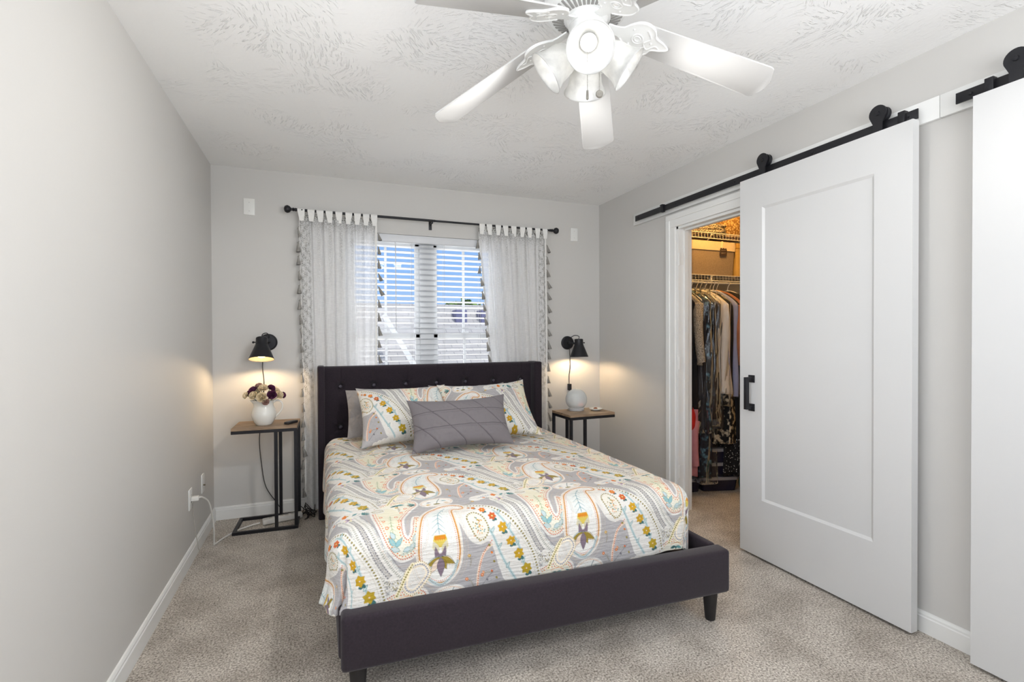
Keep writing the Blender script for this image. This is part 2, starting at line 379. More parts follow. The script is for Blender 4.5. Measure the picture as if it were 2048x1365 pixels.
# ------------------------------------------------------------------ outdoors
M_SHING = None
def shingle():
    q = NT('grey_shingles'); co = q.coord((1, 1, 1)); br = q.n('TexBrick'); br.inputs['Scale'].default_value = 1
    br.inputs['Color1'].default_value = (*lin((182, 181, 182)), 1); br.inputs['Color2'].default_value = (*lin((196, 194, 194)), 1); br.inputs['Mortar'].default_value = (*lin((164, 163, 166)), 1)
    br.inputs['Brick Width'].default_value = .35; br.inputs['Row Height'].default_value = .14; br.inputs['Mortar Size'].default_value = .012
    q.l(co, br.inputs['Vector']); q.l(br.outputs[0], q.b.inputs['Base Color']); q.b.inputs['Roughness'].default_value = .9; return q.m
M_SHING = shingle()
nh = thing('neighbour_house', 'house with a pale grey shingled roof seen outside through the blind', 'house', (4.0, 7.5, -3.0))
def quad_slab(name, pts, th, mat, parent):
    bm = bmesh.new(); p = [Vector(q) for q in pts]; nrm = (p[1]-p[0]).cross(p[3]-p[0]).normalized()
    a = [bm.verts.new(q) for q in p]; b = [bm.verts.new(q-nrm*th) for q in p]
    bm.faces.new(a); bm.faces.new(b[::-1])
    for k in range(4): bm.faces.new((a[k], a[(k+1) % 4], b[(k+1) % 4], b[k]))
    return obj(name, bm, mat, parent)
rf = quad_slab('roof', [(-9, -2.6, 1.6), (9, -2.6, 1.6), (9, 2.6, 5.18), (-9, 2.6, 5.18)], .15, M_SHING, nh)
quad_slab('roof_gable', [(-4.2, -3.6, 1.1), (-2.05, -3.7, 2.9), (-2.05, .5, 4.2), (-4.2, .5, 4.2)], .15, M_SHING, nh)
bm = bmesh.new(); bm_tube(bm, [(-2.02, -.6, 4.7), (-.95, -3.3, 2.2)], .07, 4); obj('fascia_board', bm, M_TRIM, nh)
box('house_wall', pm('grey_siding', (168, 168, 170), .8, noise=(3, .05)), -8.6, 8.6, -2.2, 2.4, 0, 2.2, nh)
for x, d in ((.33, 0), (1.05, .0)):
    bm = bmesh.new(); bm_box(bm, x-.16, x+.16, 1.75, 2.2, 4.45, 4.99, .02); obj('roof_vent', bm, pm('vent_metal', (120, 118, 150), .5, noise=(6, .05)), nh)
struct(box('ground', pm('lawn_ground', (96, 112, 70), .95, noise=(.6, .2)), -40, 60, .6, 90, -3.1, -3.0))
M_LEAF = pm('tree_leaves', (104, 140, 58), .8, noise=(5, .55)); M_BARK = pm('bark', (88, 74, 62), .9, noise=(9, .3))
def tree(x, y, h, r, label, seed):
    t = thing('leafy_tree', label, 'tree', (x, y, -3.0)); rr = random.Random(seed)
    bm = bmesh.new(); bm_tube(bm, smooth_path([(0, 0, 0), (.1, 0, h*.3), (0, .1, h*.75)]), lambda s: .22*(1-.6*s), 8); obj('trunk', bm, M_BARK, t)
    bm = bmesh.new()
    for i in range(700):
        th = rr.uniform(0, 2*PI); u = rr.uniform(-1, 1); q = r*(rr.uniform(.45, 1)**.5)*rr.uniform(.8, 1.1); s = math.sqrt(1-u*u)
        c = Vector((q*s*math.cos(th), q*s*math.sin(th), h*.72+q*u*.85)); a = rr.uniform(.12, .26)
        mm = T(*c) @ RZ(rr.uniform(0, 360)) @ RX(rr.uniform(-70, 70)) @ RY(rr.uniform(-40, 40))
        v = [bm.verts.new(mm @ Vector(p)) for p in ((-a, 0, 0), (0, -a*.6, .03), (a, 0, 0), (0, a*.6, -.03))]; bm.faces.new(v)
    obj('crown', bm, M_LEAF, t)
tree(11.4, 22, 7.6, 2.1, 'green leafy tree beyond the roof, beside the curtain edge', 3)
tree(7.6, 21, 7.2, 1.2, 'smaller dark green tree beyond the roof, at the window mullion', 5)
#PART2
# ------------------------------------------------------------------ printed paisley cloth: one repeat drawn as coloured shapes
TU, TV, PX = .60, .45, .0005
NU, NV = int(TU/PX), int(TV/PX)
GREY = (172, 169, 169); WHT = (222, 219, 212); ORG = (214, 118, 42); GLD = (196, 152, 40); OLV = (140, 128, 66); TEA = (92, 140, 140)
LTE = (188, 203, 203); PUR = (128, 112, 124); DGR = (112, 110, 114); PCH = (226, 206, 186); DTE = (62, 104, 104); YEL = (222, 214, 178); RED = (196, 96, 52)
can = np.zeros((NV, NU, 3), np.float32); can[:] = lin(GREY)
def _win(u0, u1, v0, v1):
    i = np.arange(int(math.floor(u0/PX))-1, int(math.ceil(u1/PX))+2); j = np.arange(int(math.floor(v0/PX))-1, int(math.ceil(v1/PX))+2)
    return i, j, np.meshgrid((i+.5)*PX, (j+.5)*PX)
def _put(i, j, mask, col, a=1.0):
    jj, ii = np.nonzero(mask)
    J = j[jj] % NV; I = i[ii] % NU
    can[J, I] = can[J, I]*(1-a)+np.array(lin(col), np.float32)*a
def disc(u, v, r, col, a=1.0, ry=None, ang=0.0):
    ry = ry or r; R = max(r, ry); i, j, (X, Y) = _win(u-R, u+R, v-R, v+R)
    dx, dy = X-u, Y-v; c, s = math.cos(ang), math.sin(ang)
    _put(i, j, ((dx*c+dy*s)/r)**2+((-dx*s+dy*c)/ry)**2 < 1, col, a)
def poly(pts, col, a=1.0):
    p = np.array(pts); i, j, (X, Y) = _win(p[:, 0].min(), p[:, 0].max(), p[:, 1].min(), p[:, 1].max())
    ins = np.zeros(X.shape, bool); n = len(p)
    for k in range(n):
        x0, y0 = p[k]; x1, y1 = p[(k+1) % n]
        if y0 == y1: continue
        cnd = ((y0 > Y) != (y1 > Y)) & (X < (x1-x0)*(Y-y0)/(y1-y0)+x0); ins ^= cnd
    _put(i, j, ins, col, a)
def spl(pts, step=.002, closed=False):
    p = [Vector((a, b, 0)) for a, b in pts]
    if closed: p = [p[-1]]+p+[p[0], p[1]]
    q = smooth_path(p, 24)
    if closed: q = q[24:-24]
    q = np.array([(a.x, a.y) for a in q]); d = np.r_[0, np.cumsum(np.hypot(*np.diff(q, axis=0).T))]
    s = np.arange(0, d[-1], step); return np.c_[np.interp(s, d, q[:, 0]), np.interp(s, d, q[:, 1])]
def stroke(pts, w, col, a=1.0, closed=False, taper=False):
    q = spl(pts, max(w*.5, PX), closed); n = len(q)
    for k, (x, y) in enumerate(q): disc(x, y, (w/2)*((1-.7*k/n) if taper else 1)+PX*.3, col, a)
def beads(pts, sp, r, col, closed=False, off=0.0, a=1.0):
    q = spl(pts, sp, closed); t = np.gradient(q, axis=0); t /= np.maximum(np.hypot(*t.T)[:, None], 1e-9)
    for (x, y), (tx, ty) in zip(q, t): disc(x-ty*off, y+tx*off, r, col, a)
def dashes(pts, sp, ln, w, col, off=0.0):
    q = spl(pts, sp); t = np.gradient(q, axis=0); t /= np.maximum(np.hypot(*t.T)[:, None], 1e-9)
    for (x, y), (tx, ty) in zip(q, t): disc(x-ty*off, y+tx*off, ln/2, col, 1, w/2, math.atan2(tx, -ty))
def grow(pts, d):
    p = np.array(pts); c = p.mean(0); t = np.roll(p, -1, 0)-np.roll(p, 1, 0); nrm = np.c_[t[:, 1], -t[:, 0]]; nrm /= np.maximum(np.hypot(*nrm.T)[:, None], 1e-9)
    if ((p-c)*nrm).sum() < 0: nrm = -nrm
    return p+nrm*d
def petal(u, v, ang, ln, w, col, edge=None):
    s = np.linspace(0, 1, 14); prof = w/2*np.sin(PI*s**.8)
    L_ = [(a*ln, b) for a, b in zip(s, prof)]+[(a*ln, -b) for a, b in zip(s[::-1], prof[::-1])]
    c, q = math.cos(ang), math.sin(ang); pts = [(u+a*c-b*q, v+a*q+b*c) for a, b in L_]
    poly(pts, col)
    if edge: stroke(pts, .0013, edge, closed=True)
def daisy(u, v, r, col, core=GLD, leaf=True):
    if leaf:
        disc(u+r*.6, v+r*.9, r*.55, DTE, 1, r*.3, .7); disc(u+r*.15, v+r*1.15, r*.4, DTE, 1, r*.25, .1)
    for k in range(6): petal(u, v, k*PI/3+.3, r*1.15, r*.85, col)
    disc(u, v, r*.28, core); disc(u, v, r*.12, WHT)
def fern(pts, ln, col, n=8, w=.0014):
    stroke(pts, w, col); q = spl(pts, .001); m = len(q)
    for k in range(1, n):
        i = int(m*k/n); t = q[min(i+3, m-1)]-q[max(i-3, 0)]; a = math.atan2(t[1], t[0]); l = ln*(1-.55*k/n)
        for s in (-1, 1):
            b = a+s*2.3; stroke([tuple(q[i]), (q[i][0]+l*math.cos(b), q[i][1]+l*math.sin(b))], w, col, taper=True)
# faint woven filler over the ground
for k in range(900): disc(rng.uniform(0, TU), rng.uniform(0, TV), .0009, (204, 200, 198))
# D: speckled band with dashed edges
Dm = [(.285, .075), (.315, .15), (.35, .24), (.40, .335), (.455, .40)]
stroke(Dm, .085, WHT); dashes(Dm, .009, .012, .0032, (176, 182, 178), off=.038); dashes(Dm, .009, .012, .0032, (176, 182, 178), off=-.038)
dashes(Dm, .0085, .010, .004, (150, 152, 140), off=.024); dashes(Dm, .0085, .010, .004, (150, 152, 140), off=-.024)
beads(Dm, .006, .0016, DGR, off=.0455); beads(Dm, .006, .0016, DGR, off=-.0455)
qd = spl(Dm, .0105)
for k_, (x, y) in enumerate(qd[2:30]):
    t_ = qd[k_+3]-qd[k_+1]; an = math.atan2(t_[1], t_[0])
    for sg in (-1, 1): petal(x, y, an+sg*.95, .0135, .0085, DGR); petal(x, y, an+sg*.95, .0085, .004, WHT)
    disc(x, y, .0022, (150, 142, 132))
for k in range(6): petal(.285, .078, k*PI/3, .022, .014, YEL if k % 2 else (190, 168, 190))
disc(.285, .078, .007, PUR)
for k in range(150):
    a = rng.uniform(0, PI); r = rng.uniform(.012, .05); disc(.425+r*math.cos(a), .37+r*.8*math.sin(a), .0026, [OLV, DGR, WHT, WHT][k % 4], 1, .0015, a)
# B: J hook with orange beads
Bo = spl([(.375, .07), (.385, .16), (.412, .245), (.455, .298), (.505, .285), (.535, .225), (.538, .165), (.524, .135), (.512, .17), (.502, .215), (.482, .235), (.466, .205), (.472, .14), (.505, .075), (.545, .025), (.54, -.015), (.50, -.03), (.44, -.028), (.395, -.005), (.378, .03)], .003, True)
poly(grow(Bo, .011), WHT); poly(Bo, (226, 222, 206))
poly(spl([(.392, .06), (.40, .15), (.43, .24), (.458, .24), (.455, .17), (.475, .09), (.44, .02)], .003, True), YEL, .4)
beads(Bo, .0078, .0026, RED, True); beads(grow(Bo, -.009), .011, .0026, ORG, True); 
for (x, y) in ((.40, .10), (.405, .14), (.413, .18), (.425, .215), (.455, .11), (.462, .15), (.455, .185), (.48, .075), (.50, .045), (.52, .02)):
    disc(x, y, .0068, ORG); disc(x, y, .0035, WHT)
fern([(.436, .235), (.430, .17), (.436, .09)], .022, (118, 150, 96), 9)
for (u, v, a, l) in ((.438, .25, -2.2, .04), (.438, .255, -.9, .04), (.452, .27, -2.7, .036), (.465, .275, -.5, .036), (.49, .27, -.9, .034), (.505, .25, -1.3, .034), (.52, .215, -1.4, .03), (.436, .225, -2.0, .03)): petal(u, v, a, l, .017, LTE if l < .037 else (140, 182, 186), TEA)
fern([(.455, .285), (.50, .268), (.524, .20)], .012, TEA, 9)
petal(.475, .0, 2.9, .03, .012, DTE); petal(.475, .0, .3, .03, .012, TEA); petal(.475, .0, 1.6, .014, .009, DTE); stroke([(.45, -.01), (.48, -.016), (.505, -.004)], .002, ORG)
# R: row of orange flower, teal leaves, olive ring
stroke([(.19, .045), (.26, .028), (.34, .028), (.41, .035)], .052, WHT)
fern([(.255, .034), (.225, .036), (.198, .048)], .016, (128, 148, 168), 6, .0016)
for k in range(5): petal(.277, .032, PI+(k-2)*.62, .018, .011, ORG)
disc(.283, .032, .005, GLD)
petal(.30, .045, -.5, .036, .018, WHT, DTE); petal(.302, .04, -.9, .028, .012, TEA)
for k in range(6): petal(.338, .046, -1.5+k*.32, .030, .0095, DTE if k % 2 else TEA)
disc(.395, .034, .023, OLV, 1, .0125); disc(.395, .034, .020, WHT, 1, .0095); beads([(.38, .034), (.395, .028), (.41, .034), (.395, .041)], .004, .0012, OLV, True)
# C: arch with a chain of daisies
Co = [(.055, .145), (.085, .112), (.135, .105), (.20, .135), (.265, .19), (.33, .275), (.375, .36), (.40, .45)]
Ci = [(.40, .455), (.27, .455), (.235, .40), (.215, .34), (.20, .30), (.185, .285), (.155, .292), (.125, .28), (.10, .25), (.082, .21), (.066, .17)]
poly(list(map(tuple, spl(Co)))+list(map(tuple, spl(Ci))), WHT)
stroke(Co, .02, WHT); beads(Co, .0125, .0036, OLV); beads(Co, .0125, .0018, (104, 96, 62), off=.004)
stroke([(.20, .30), (.165, .33), (.145, .40), (.14, .46)], .010, PCH); beads([(.20, .285), (.165, .33), (.147, .40), (.14, .46)], .008, .0024, RED)
for p in ([(.225, .17), (.262, .23), (.31, .315), (.345, .43)], [(.175, .205), (.21, .275), (.245, .355), (.30, .45)]): stroke(p, .011, LTE); stroke(p, .0012, TEA)
for (u, v) in ((.238, .19), (.268, .25), (.30, .32), (.325, .39), (.20, .255), (.228, .32), (.262, .40)): petal(u, v, -1.0, .026, .01, LTE, TEA)
for u, v, r, c in ((.135, .128, .006, ORG), (.152, .136, .009, ORG), (.182, .158, .0135, (220, 120, 40)), (.214, .193, .0155, RED), (.247, .24, .0185, GLD), (.28, .295, .019, GLD), (.313, .352, .020, (186, 150, 40)), (.345, .415, .022, (176, 150, 44))): daisy(u, v, r, c)
Eo = [(.112, .19), (.14, .165), (.175, .19), (.19, .24), (.165, .275), (.135, .255)]
poly(spl(Eo, .003, True), (224, 219, 206)); beads(Eo, .0095, .0033, OLV, True)
for k in range(40): disc(.152+rng.normal(0, .013), .222+rng.normal(0, .02), .0026, [OLV, (222, 160, 120), TEA, GLD][k % 4])
for (u, v, c) in ((.19, .30, OLV), (.20, .33, ORG), (.21, .365, OLV), (.20, .40, RED), (.22, .43, OLV), (.18, .43, DGR), (.165, .40, (222, 160, 120))): disc(u, v, .006, c, 1, .004, .8)
stroke([(.15, .46), (.18, .425), (.21, .395)], .0016, DGR)
# F: tear-drop with the crowned flower
Fo = spl([(.0, .412), (-.052, .385), (-.074, .32), (-.077, .25), (-.06, .175), (-.03, .12), (.02, .085), (.07, .075), (.105, .09), (.115, .115), (.10, .125), (.075, .118), (.062, .14), (.062, .19), (.07, .26), (.073, .32), (.055, .38)], .003, True)
poly(grow(Fo, .014), WHT); poly(grow(Fo, .010), PCH, .6); poly(Fo, (228, 226, 220))
beads(grow(Fo, .001), .0066, .0034, (196, 134, 48), True); beads(grow(Fo, -.007), .0072, .0018, RED, True)
stroke([(-.066, .34), (-.045, .39), (0, .42), (.045, .39), (.066, .34)], .012, LTE); beads([(-.066, .34), (-.045, .39), (0, .42), (.045, .39), (.066, .34)], .006, .0018, DGR)
poly(spl([(-.055, .20), (-.03, .135), (.03, .10), (.06, .10), (.05, .16), (.045, .25), (-.02, .24)], .003, True), LTE, .25)
fern([(-.002, .232), (0, .185), (.012, .14), (.045, .098)], .040, (104, 150, 160), 7, .0022)
poly([(-.027, .255), (-.022, .236), (.022, .236), (.027, .255), (.03, .28), (-.03, .28)], (212, 190, 92)); poly([(-.024, .25), (-.02, .236), (.02, .236), (.024, .25)], GLD)
for k in range(5): petal(-.016+k*.008, .236, PI/2, .02, .0055, ORG)
petal(-.008, .30, -1.95, .05, .022, (206, 200, 172)); petal(.008, .30, -1.2, .05, .022, (206, 200, 172))
poly(spl([(-.019, .275), (-.004, .302), (.0, .30), (.004, .302), (.019, .275), (.02, .315), (0, .335), (-.02, .315)], .002, True), PUR)
for a, c in ((2.55, (214, 224, 226)), (.6, PCH)): petal(0, .315, a, .068, .030, c, DTE)
for a in (2.62, .55): petal(0, .317, a-.0, .062, .022, (150, 130, 52), (120, 104, 40))
petal(-.004, .322, 2.15, .062, .024, PCH, DGR); petal(.0, .32, 1.1, .05, .022, (150, 130, 52), (120, 104, 40)); petal(.001, .318, PI/2, .072, .027, PUR, (104, 90, 102))
# S: white egg with a stem, teal sprig beside it
disc(.03, .022, .070, WHT, 1, .045); disc(.03, .022, .064, PCH, .6, .039); disc(.03, .022, .060, (228, 226, 220), 1, .035)
stroke([(.028, .038), (.036, .014), (.05, -.012)], .0024, DTE); disc(.028, .041, .014, OLV, 1, .006)
for u, v, c in ((.0, .016, DGR), (.062, .012, TEA), (-.006, .036, GLD), (.068, .032, GLD)): petal(u-.010, v, .2, .022, .008, c)
beads([(-.034, .022), (.03, -.018), (.094, .022), (.03, .062)], .007, .0016, (214, 160, 120), True)
for a in (3.3, 3.0, 2.6, 3.7): petal(-.055, .018, a, .036, .009, TEA if a > 3.1 else DTE)
# scattered sprays on the ground between the arches
for (u0_, v0_, a0_) in ((.11, .33, 1.2), (.16, .41, -.4), (.10, .42, .6), (.225, .05, .4), (.17, .07, 2.4), (.47, .02, 1.2)):
    fern([(u0_, v0_), (u0_+.02*math.cos(a0_), v0_+.02*math.sin(a0_)), (u0_+.045*math.cos(a0_+.3), v0_+.045*math.sin(a0_+.3))], .013, (140, 134, 112), 6, .0015)
    daisy(u0_, v0_, .0065, [OLV, ORG, GLD][int(u0_*100) % 3], WHT, False)
# G: small bead ring paisley and dark filler at the bottom
Go = [(.47, .40), (.485, .345), (.53, .33), (.555, .365), (.53, .405), (.495, .425)]
poly(grow(spl(Go, .003, True), .012), (240, 228, 206)); beads(Go, .0085, .0033, (150, 156, 172), True); beads(grow(spl(Go, .003, True), .010), .008, .002, OLV, True)
poly(grow(spl(Go, .003, True), -.010), WHT)
stroke([(.44, .43), (.47, .37), (.50, .32)], .014, (236, 226, 190)); beads([(.44, .43), (.47, .37), (.50, .32)], .009, .0034, OLV)
Ho = [(.545, .07), (.575, .06), (.59, .10), (.585, .15), (.56, .17), (.545, .13)]
for off, c_ in ((.021, (198, 178, 150)), (.027, (172, 168, 160)), (.033, (206, 190, 168))): beads(grow(Fo, off), .0065, .0014, c_, True)
for off, c_ in ((-.018, (204, 190, 150)), (.019, (168, 166, 162)), (.025, (196, 176, 156))): beads(grow(Bo, off), .0062, .0013, c_, True)
for off, c_ in ((.013, (186, 178, 150)), (-.013, (196, 186, 170)), (-.020, (170, 168, 160))): beads(Co, .006, .0014, c_, off=off)
for k in range(2600):
    u_, v_ = rng.uniform(0, TU), rng.uniform(0, TV); px_ = can[int(v_/PX) % NV, int(u_/PX) % NU]
    if px_.min() > .60: disc(u_, v_, rng.uniform(.0006, .0014), [(196, 182, 156), (176, 178, 172), (206, 176, 150), (172, 164, 132)][k % 4], .8)
    elif px_.max() < .55 and px_.max()-px_.min() < .04: disc(u_, v_, rng.uniform(.0006, .0012), (206, 203, 200), .7)
can = can.reshape(NV//2, 2, NU//2, 2, 3).mean((1, 3)); NV //= 2; NU //= 2; PX *= 2
def cloth_colour(u, v):
    x = (u/PX-.5) % NU; y = (v/PX-.5) % NV; i = np.floor(x).astype(int); j = np.floor(y).astype(int); fx = (x-i)[..., None]; fy = (y-j)[..., None]
    i0, j0, i1, j1 = i % NU, j % NV, (i+1) % NU, (j+1) % NV
    return (can[j0, i0]*(1-fx)+can[j0, i1]*fx)*(1-fy)+(can[j1, i0]*(1-fx)+can[j1, i1]*fx)*fy
def print_mat(name, rough=.85, crinkle=(30, 420, 30), st=.35):
    q = NT(name); a = q.n('Attribute'); a.attribute_name = 'print'; q.l(a.outputs['Color'], q.b.inputs['Base Color'])
    q.b.inputs['Roughness'].default_value = rough; q.b.inputs['Specular IOR Level'].default_value = .2; q.b.inputs['Sheen Weight'].default_value = .1
    co = q.coord(crinkle); n = q.n('TexNoise'); n.inputs['Scale'].default_value = .5; n.inputs['Detail'].default_value = 3; q.l(co, n.inputs['Vector'])
    q.bump(n.outputs['Fac'], st, .006); return q.m
M_DUVET = print_mat('paisley_gauze', .9, (26, 190, 190), .8)
M_SHAM = print_mat('paisley_sham_cloth', .85, (90, 90, 90), .2)
M_GREYCUSH = print_mat('grey_pieced_cloth', .8, (300, 300, 300), .2)
def vnoise(x, y, s, seed):
    """smooth value noise on arrays"""
    g = np.random.default_rng(seed).uniform(-1, 1, (64, 64)); X = x*s; Y = y*s; i = np.floor(X).astype(int); j = np.floor(Y).astype(int)
    fx = X-i; fy = Y-j; fx = fx*fx*(3-2*fx); fy = fy*fy*(3-2*fy); a = lambda p, q: g[(j+q) % 64, (i+p) % 64]
    return (a(0, 0)*(1-fx)+a(1, 0)*fx)*(1-fy)+(a(0, 1)*(1-fx)+a(1, 1)*fx)*fy

# ------------------------------------------------------------------ bed
bed = thing('upholstered_bed', 'charcoal upholstered platform bed with button-tufted wingback headboard', 'bed', (1.52, -1.2, 0))
BX, BY = 1.52, -1.2
def bx(name, x0, x1, y0, y1, z0, z1, bev=.02, rz=0.0, c=None, mat=None, parent=None):
    bm = bmesh.new(); bm_box(bm, x0-BX, x1-BX, y0-BY, y1-BY, z0, z1, bev, 3)
    if rz:
        cc = Vector((c[0]-BX, c[1]-BY, 0)); bmesh.ops.transform(bm, matrix=Matrix.Translation(cc) @ Matrix.Rotation(rz, 4, 'Z') @ Matrix.Translation(-cc), verts=bm.verts)
    return obj(name, bm, mat or M_UPH, parent or bed, autosmooth=40)
# headboard panel with tufts
HX0, HX1, HZ0, HZ1, HYF, HYB = .700, 2.300, .43, 1.048, -.205, -.135
hx = [.82+.2303*k for k in range(7)]; hz = (.905, .615)
xx = np.linspace(HX0, HX1, 321); zz = np.linspace(HZ0, HZ1, 131); XX, ZZ = np.meshgrid(xx, zz); D = np.zeros_like(XX)
for r_, bz in enumerate(hz):
    for bxx in hx:
        d = np.hypot(XX-bxx, ZZ-bz); D += .024*np.exp(-(d/.022)**2)+.014*np.exp(-(d/.07)**2)
        for an in (.6, 1.2, 1.95, 2.55):
            ca, sa = math.cos(an), math.sin(an); t = (XX-bxx)*ca+(ZZ-bz)*sa; n_ = -(XX-bxx)*sa+(ZZ-bz)*ca
            D += .005*np.exp(-(n_/.007)**2)*np.exp(-(t/.05)**2)
for bxx in hx: D += .005*np.exp(-((XX-bxx)/.006)**2)*(1/(1+np.exp(-(ZZ-.91)/.01)))
edge = np.clip(1-(HZ1-ZZ)/.03, 0, 1); D += .03*(1-np.sqrt(np.clip(1-edge**2, 0, 1)))
front = np.stack([XX-BX, HYF+D-BY, ZZ], -1)
back = front[-1:].copy(); back[..., 1] = HYB-BY
back2 = back.copy(); back2[..., 2] = HZ0
bot = front[:1].copy(); bot[..., 1] = HYB-BY
hb = grid_obj('headboard', np.concatenate([bot, front, back, back2], 0), M_UPH, bed)
M_BTN = pm('button_cloth', (70, 64, 74), .5, noise=(200, .15))  # coloured lighter than the headboard cloth to suggest a glint on the buttons
proto = None
for bz in hz:
    for bxx in hx:
        if proto is None:
            bm = bmesh.new(); bm_sphere(bm, (0, 0, 0), .0135, 14, 8, (1, .6, 1)); proto = b_ = obj('tufting_button', bm, M_BTN, hb, smooth=True)
        else: b_ = proto.copy(); COL.objects.link(b_); b_.parent = hb
        b_.location = (bxx-BX, HYF+.022-BY, bz)
bx('headboard_wing', .668, .714, -.285, -.13, .0, 1.056, .012); bx('headboard_wing', 2.285, 2.352, -.285, -.13, .0, 1.052, .012)
bx('side_rail', .736, .776, -2.12, -.28, .15, .335, .012); bx('side_rail', 2.295, 2.335, -2.17, -.28, .15, .325, .012)
FZ0, FZ1 = .142, .328
bx('footboard', .742, 2.338, -2.222, -2.142, FZ0, FZ1, .016, -.043, (1.54, -2.182))
bx('slat_platform', .76, 2.29, -2.10, -.2, .225, .25, .004, mat=pm('dark_platform_cloth', (40, 38, 42), .8, noise=(14, .2)))
def leg(x, y, h=.15, r0_=.034, r1_=.022):
    bm = bmesh.new(); bm_lathe(bm, [(r1_*.9, 0), (r1_, .004), (r0_, h), (r0_, h+.01)], 20, T(x-BX, y-BY, 0), True); return obj('leg', bm, pm('black_wood_leg', (30, 28, 30), .5, noise=(20, .15)), bed, autosmooth=50)
leg(.80, -2.115); leg(2.288, -2.185); leg(.74, -.33, .16); leg(2.30, -.33, .16)
bx('centre_leg', 1.49, 1.53, -1.97, -1.93, 0, .225, .003, mat=M_BLACK)

# ------------------------------------------------------------------ duvet cover
DR = .09; XL, XRr, YB, YF, ZT = .798, 2.178, -.43, -2.036, .582
def drop(L):
    a = np.clip(L/DR, 0, PI/2); out = DR*np.sin(a); dn = DR*(1-np.cos(a))+np.maximum(L-DR*PI/2, 0); return out, dn
res = .0022
s = np.arange(XL-.325, XRr+.29, res); t = np.arange(.43-.20, -YF+.332, res); S, Tt = np.meshgrid(s, t)
a = np.where(S < XL, XL-S, np.where(S > XRr, S-XRr, 0)); sa = np.where(S < XL, -1, 1)
b = np.where(Tt > -YF, Tt+YF, np.where(Tt < -YB, -YB-Tt, 0)); sb = np.where(Tt > -YF, -1, 1)
p_ = 3.5; L = (a**p_+b**p_)**(1/p_); L = np.where(S < XL, np.minimum(L, .338), L); hyp = np.maximum(np.hypot(a, b), 1e-9); out, dn = drop(L)
X = np.clip(S, XL, XRr)+sa*out*a/hyp; Y = -np.clip(Tt, -YB, -YF)+sb*out*b/hyp; Z = ZT-dn
crown = np.clip((S-XL+.05)/.5, 0, 1)*np.clip((XRr+.05-S)/.5, 0, 1)*np.clip((Tt-.3)/.4, 0, 1)*np.clip((2.1-Tt)/.5, 0, 1)
Z += .012*crown+.004*vnoise(S, Tt, 6, 1)+.0022*vnoise(S, Tt, 17, 2)+.0006*vnoise(S*.25, Tt, 160, 3)
hang = np.clip((dn-.03)/.22, 0, 1)
lf = hang*(S < XL)*np.clip(1-(b/.05), 0, 1); X -= lf*(.008*np.sin(Tt*13)+.006*np.sin(Tt*31+1))
ff = hang*(Tt > -YF)*np.clip(1-(a/.05), 0, 1); Y -= ff*(.004*np.sin(S*17)+.003*np.sin(S*41))
cor = np.clip(a/.2, 0, 1)*np.clip(b/.2, 0, 1); 
fold = np.exp(-((a-b*.55)/.02)**2)*np.clip((a+b-.12)/.2, 0, 1); X += -sa*fold*.014; Y += -sb*fold*.014
flare = np.clip((L-.20)/.12, 0, 1)*(S < XL)*np.clip((Tt-1.75)/.3, 0, 1); X -= flare**2*.022; Z += flare**2*.010
ucol = (S-1.09)/.593*TU; vcol = Tt-2.313+.412
C = cloth_colour(ucol, vcol)
duvet = grid_obj('duvet_cover', np.stack([X, Y, Z], -1), M_DUVET, None, C)
tag(duvet, 'white and grey paisley duvet cover spread over the bed, hanging over its side', 'duvet')

# ------------------------------------------------------------------ pillows
def cushion(w, h, th, k=.09, nu=220, nv=160, colour=None, dent=None, seed=0, wr=.004, ears=.06):
    u = np.linspace(-1, 1, nu); v = np.linspace(-1, 1, nv); A, B = np.meshgrid(u, v)
    ox = w/2*A*(1-k*(1-B**2)*np.abs(A)**2*.6); oy = h/2*B*(1-k*1.3*(1-A**2)*np.abs(B)**2)
    hh = th/2*(np.clip(1-A**2, 0, 1)*np.clip(1-B**2, 0, 1))**.5
    def side(sg):
        Zc = sg*hh+(wr*vnoise(A*w, B*h, 14, seed)+wr*.5*vnoise(A*w, B*h, 36, seed+1))*(hh/(th/2)+.15)
        if dent is not None and sg > 0: Zc = Zc-dent(ox, oy)
        return np.stack([ox, oy, Zc], -1)
    Fr, Bk = side(1), side(-1)[:, ::-1]; Bk[:, 0] = Fr[:, -1]; Bk[:, -1] = Fr[:, 0]
    Pt = np.concatenate([Fr, Bk], 1)
    Cc = None
    if colour is not None:
        cf = colour(ox+w/2, h/2-oy); Cc = np.concatenate([cf, cf[:, ::-1]], 1)
    return Pt, Cc
def place(name, Pt, Cc, mat, loc, lean, rz, label, cat, roll_=0.0, sub=None):
    o = grid_obj(name, Pt, mat, None, Cc); o.rotation_mode = 'XYZ'
    # local x: width, local y: up the pillow, local z: front face
    o.matrix_world = T(*loc) @ RZ(rz) @ RX(90-lean) @ RZ(roll_)
    return tag(o, label, cat)
# pillow centre = bottom + half height along its slope
def pil(bx_, by_, bz_, h, lean, rz):
    l = math.radians(lean); d = Vector((0, math.sin(l), math.cos(l)))*(h/2); d.rotate(Matrix.Rotation(math.radians(rz), 3, 'Z')); return Vector((bx_, by_, bz_))+d
M_GREYPIL = pm('grey_ruched_cotton', (150, 145, 143), .85, noise=(20, .06), bump=(38, .6, .02), sheen=.1)
h = .44
Pt, Cc = cushion(.66, .355, .13, .07, 120, 80, seed=5, wr=.012)
place('pillow', Pt, None, M_GREYPIL, pil(1.175, -.56, .60, .355, 34, 0), 34, 0, 'grey ruched pillow whose end sticks out behind the sham over the daisies', 'pillow')
Pt, Cc = cushion(.58, .37, .13, .16, 120, 80, seed=9, wr=.012)
place('pillow', Pt, None, M_GREYPIL, pil(1.70, -.57, .60, .37, 34, 0), 34, 0, 'grey ruched pillow hidden behind the sham by the closet side', 'pillow')
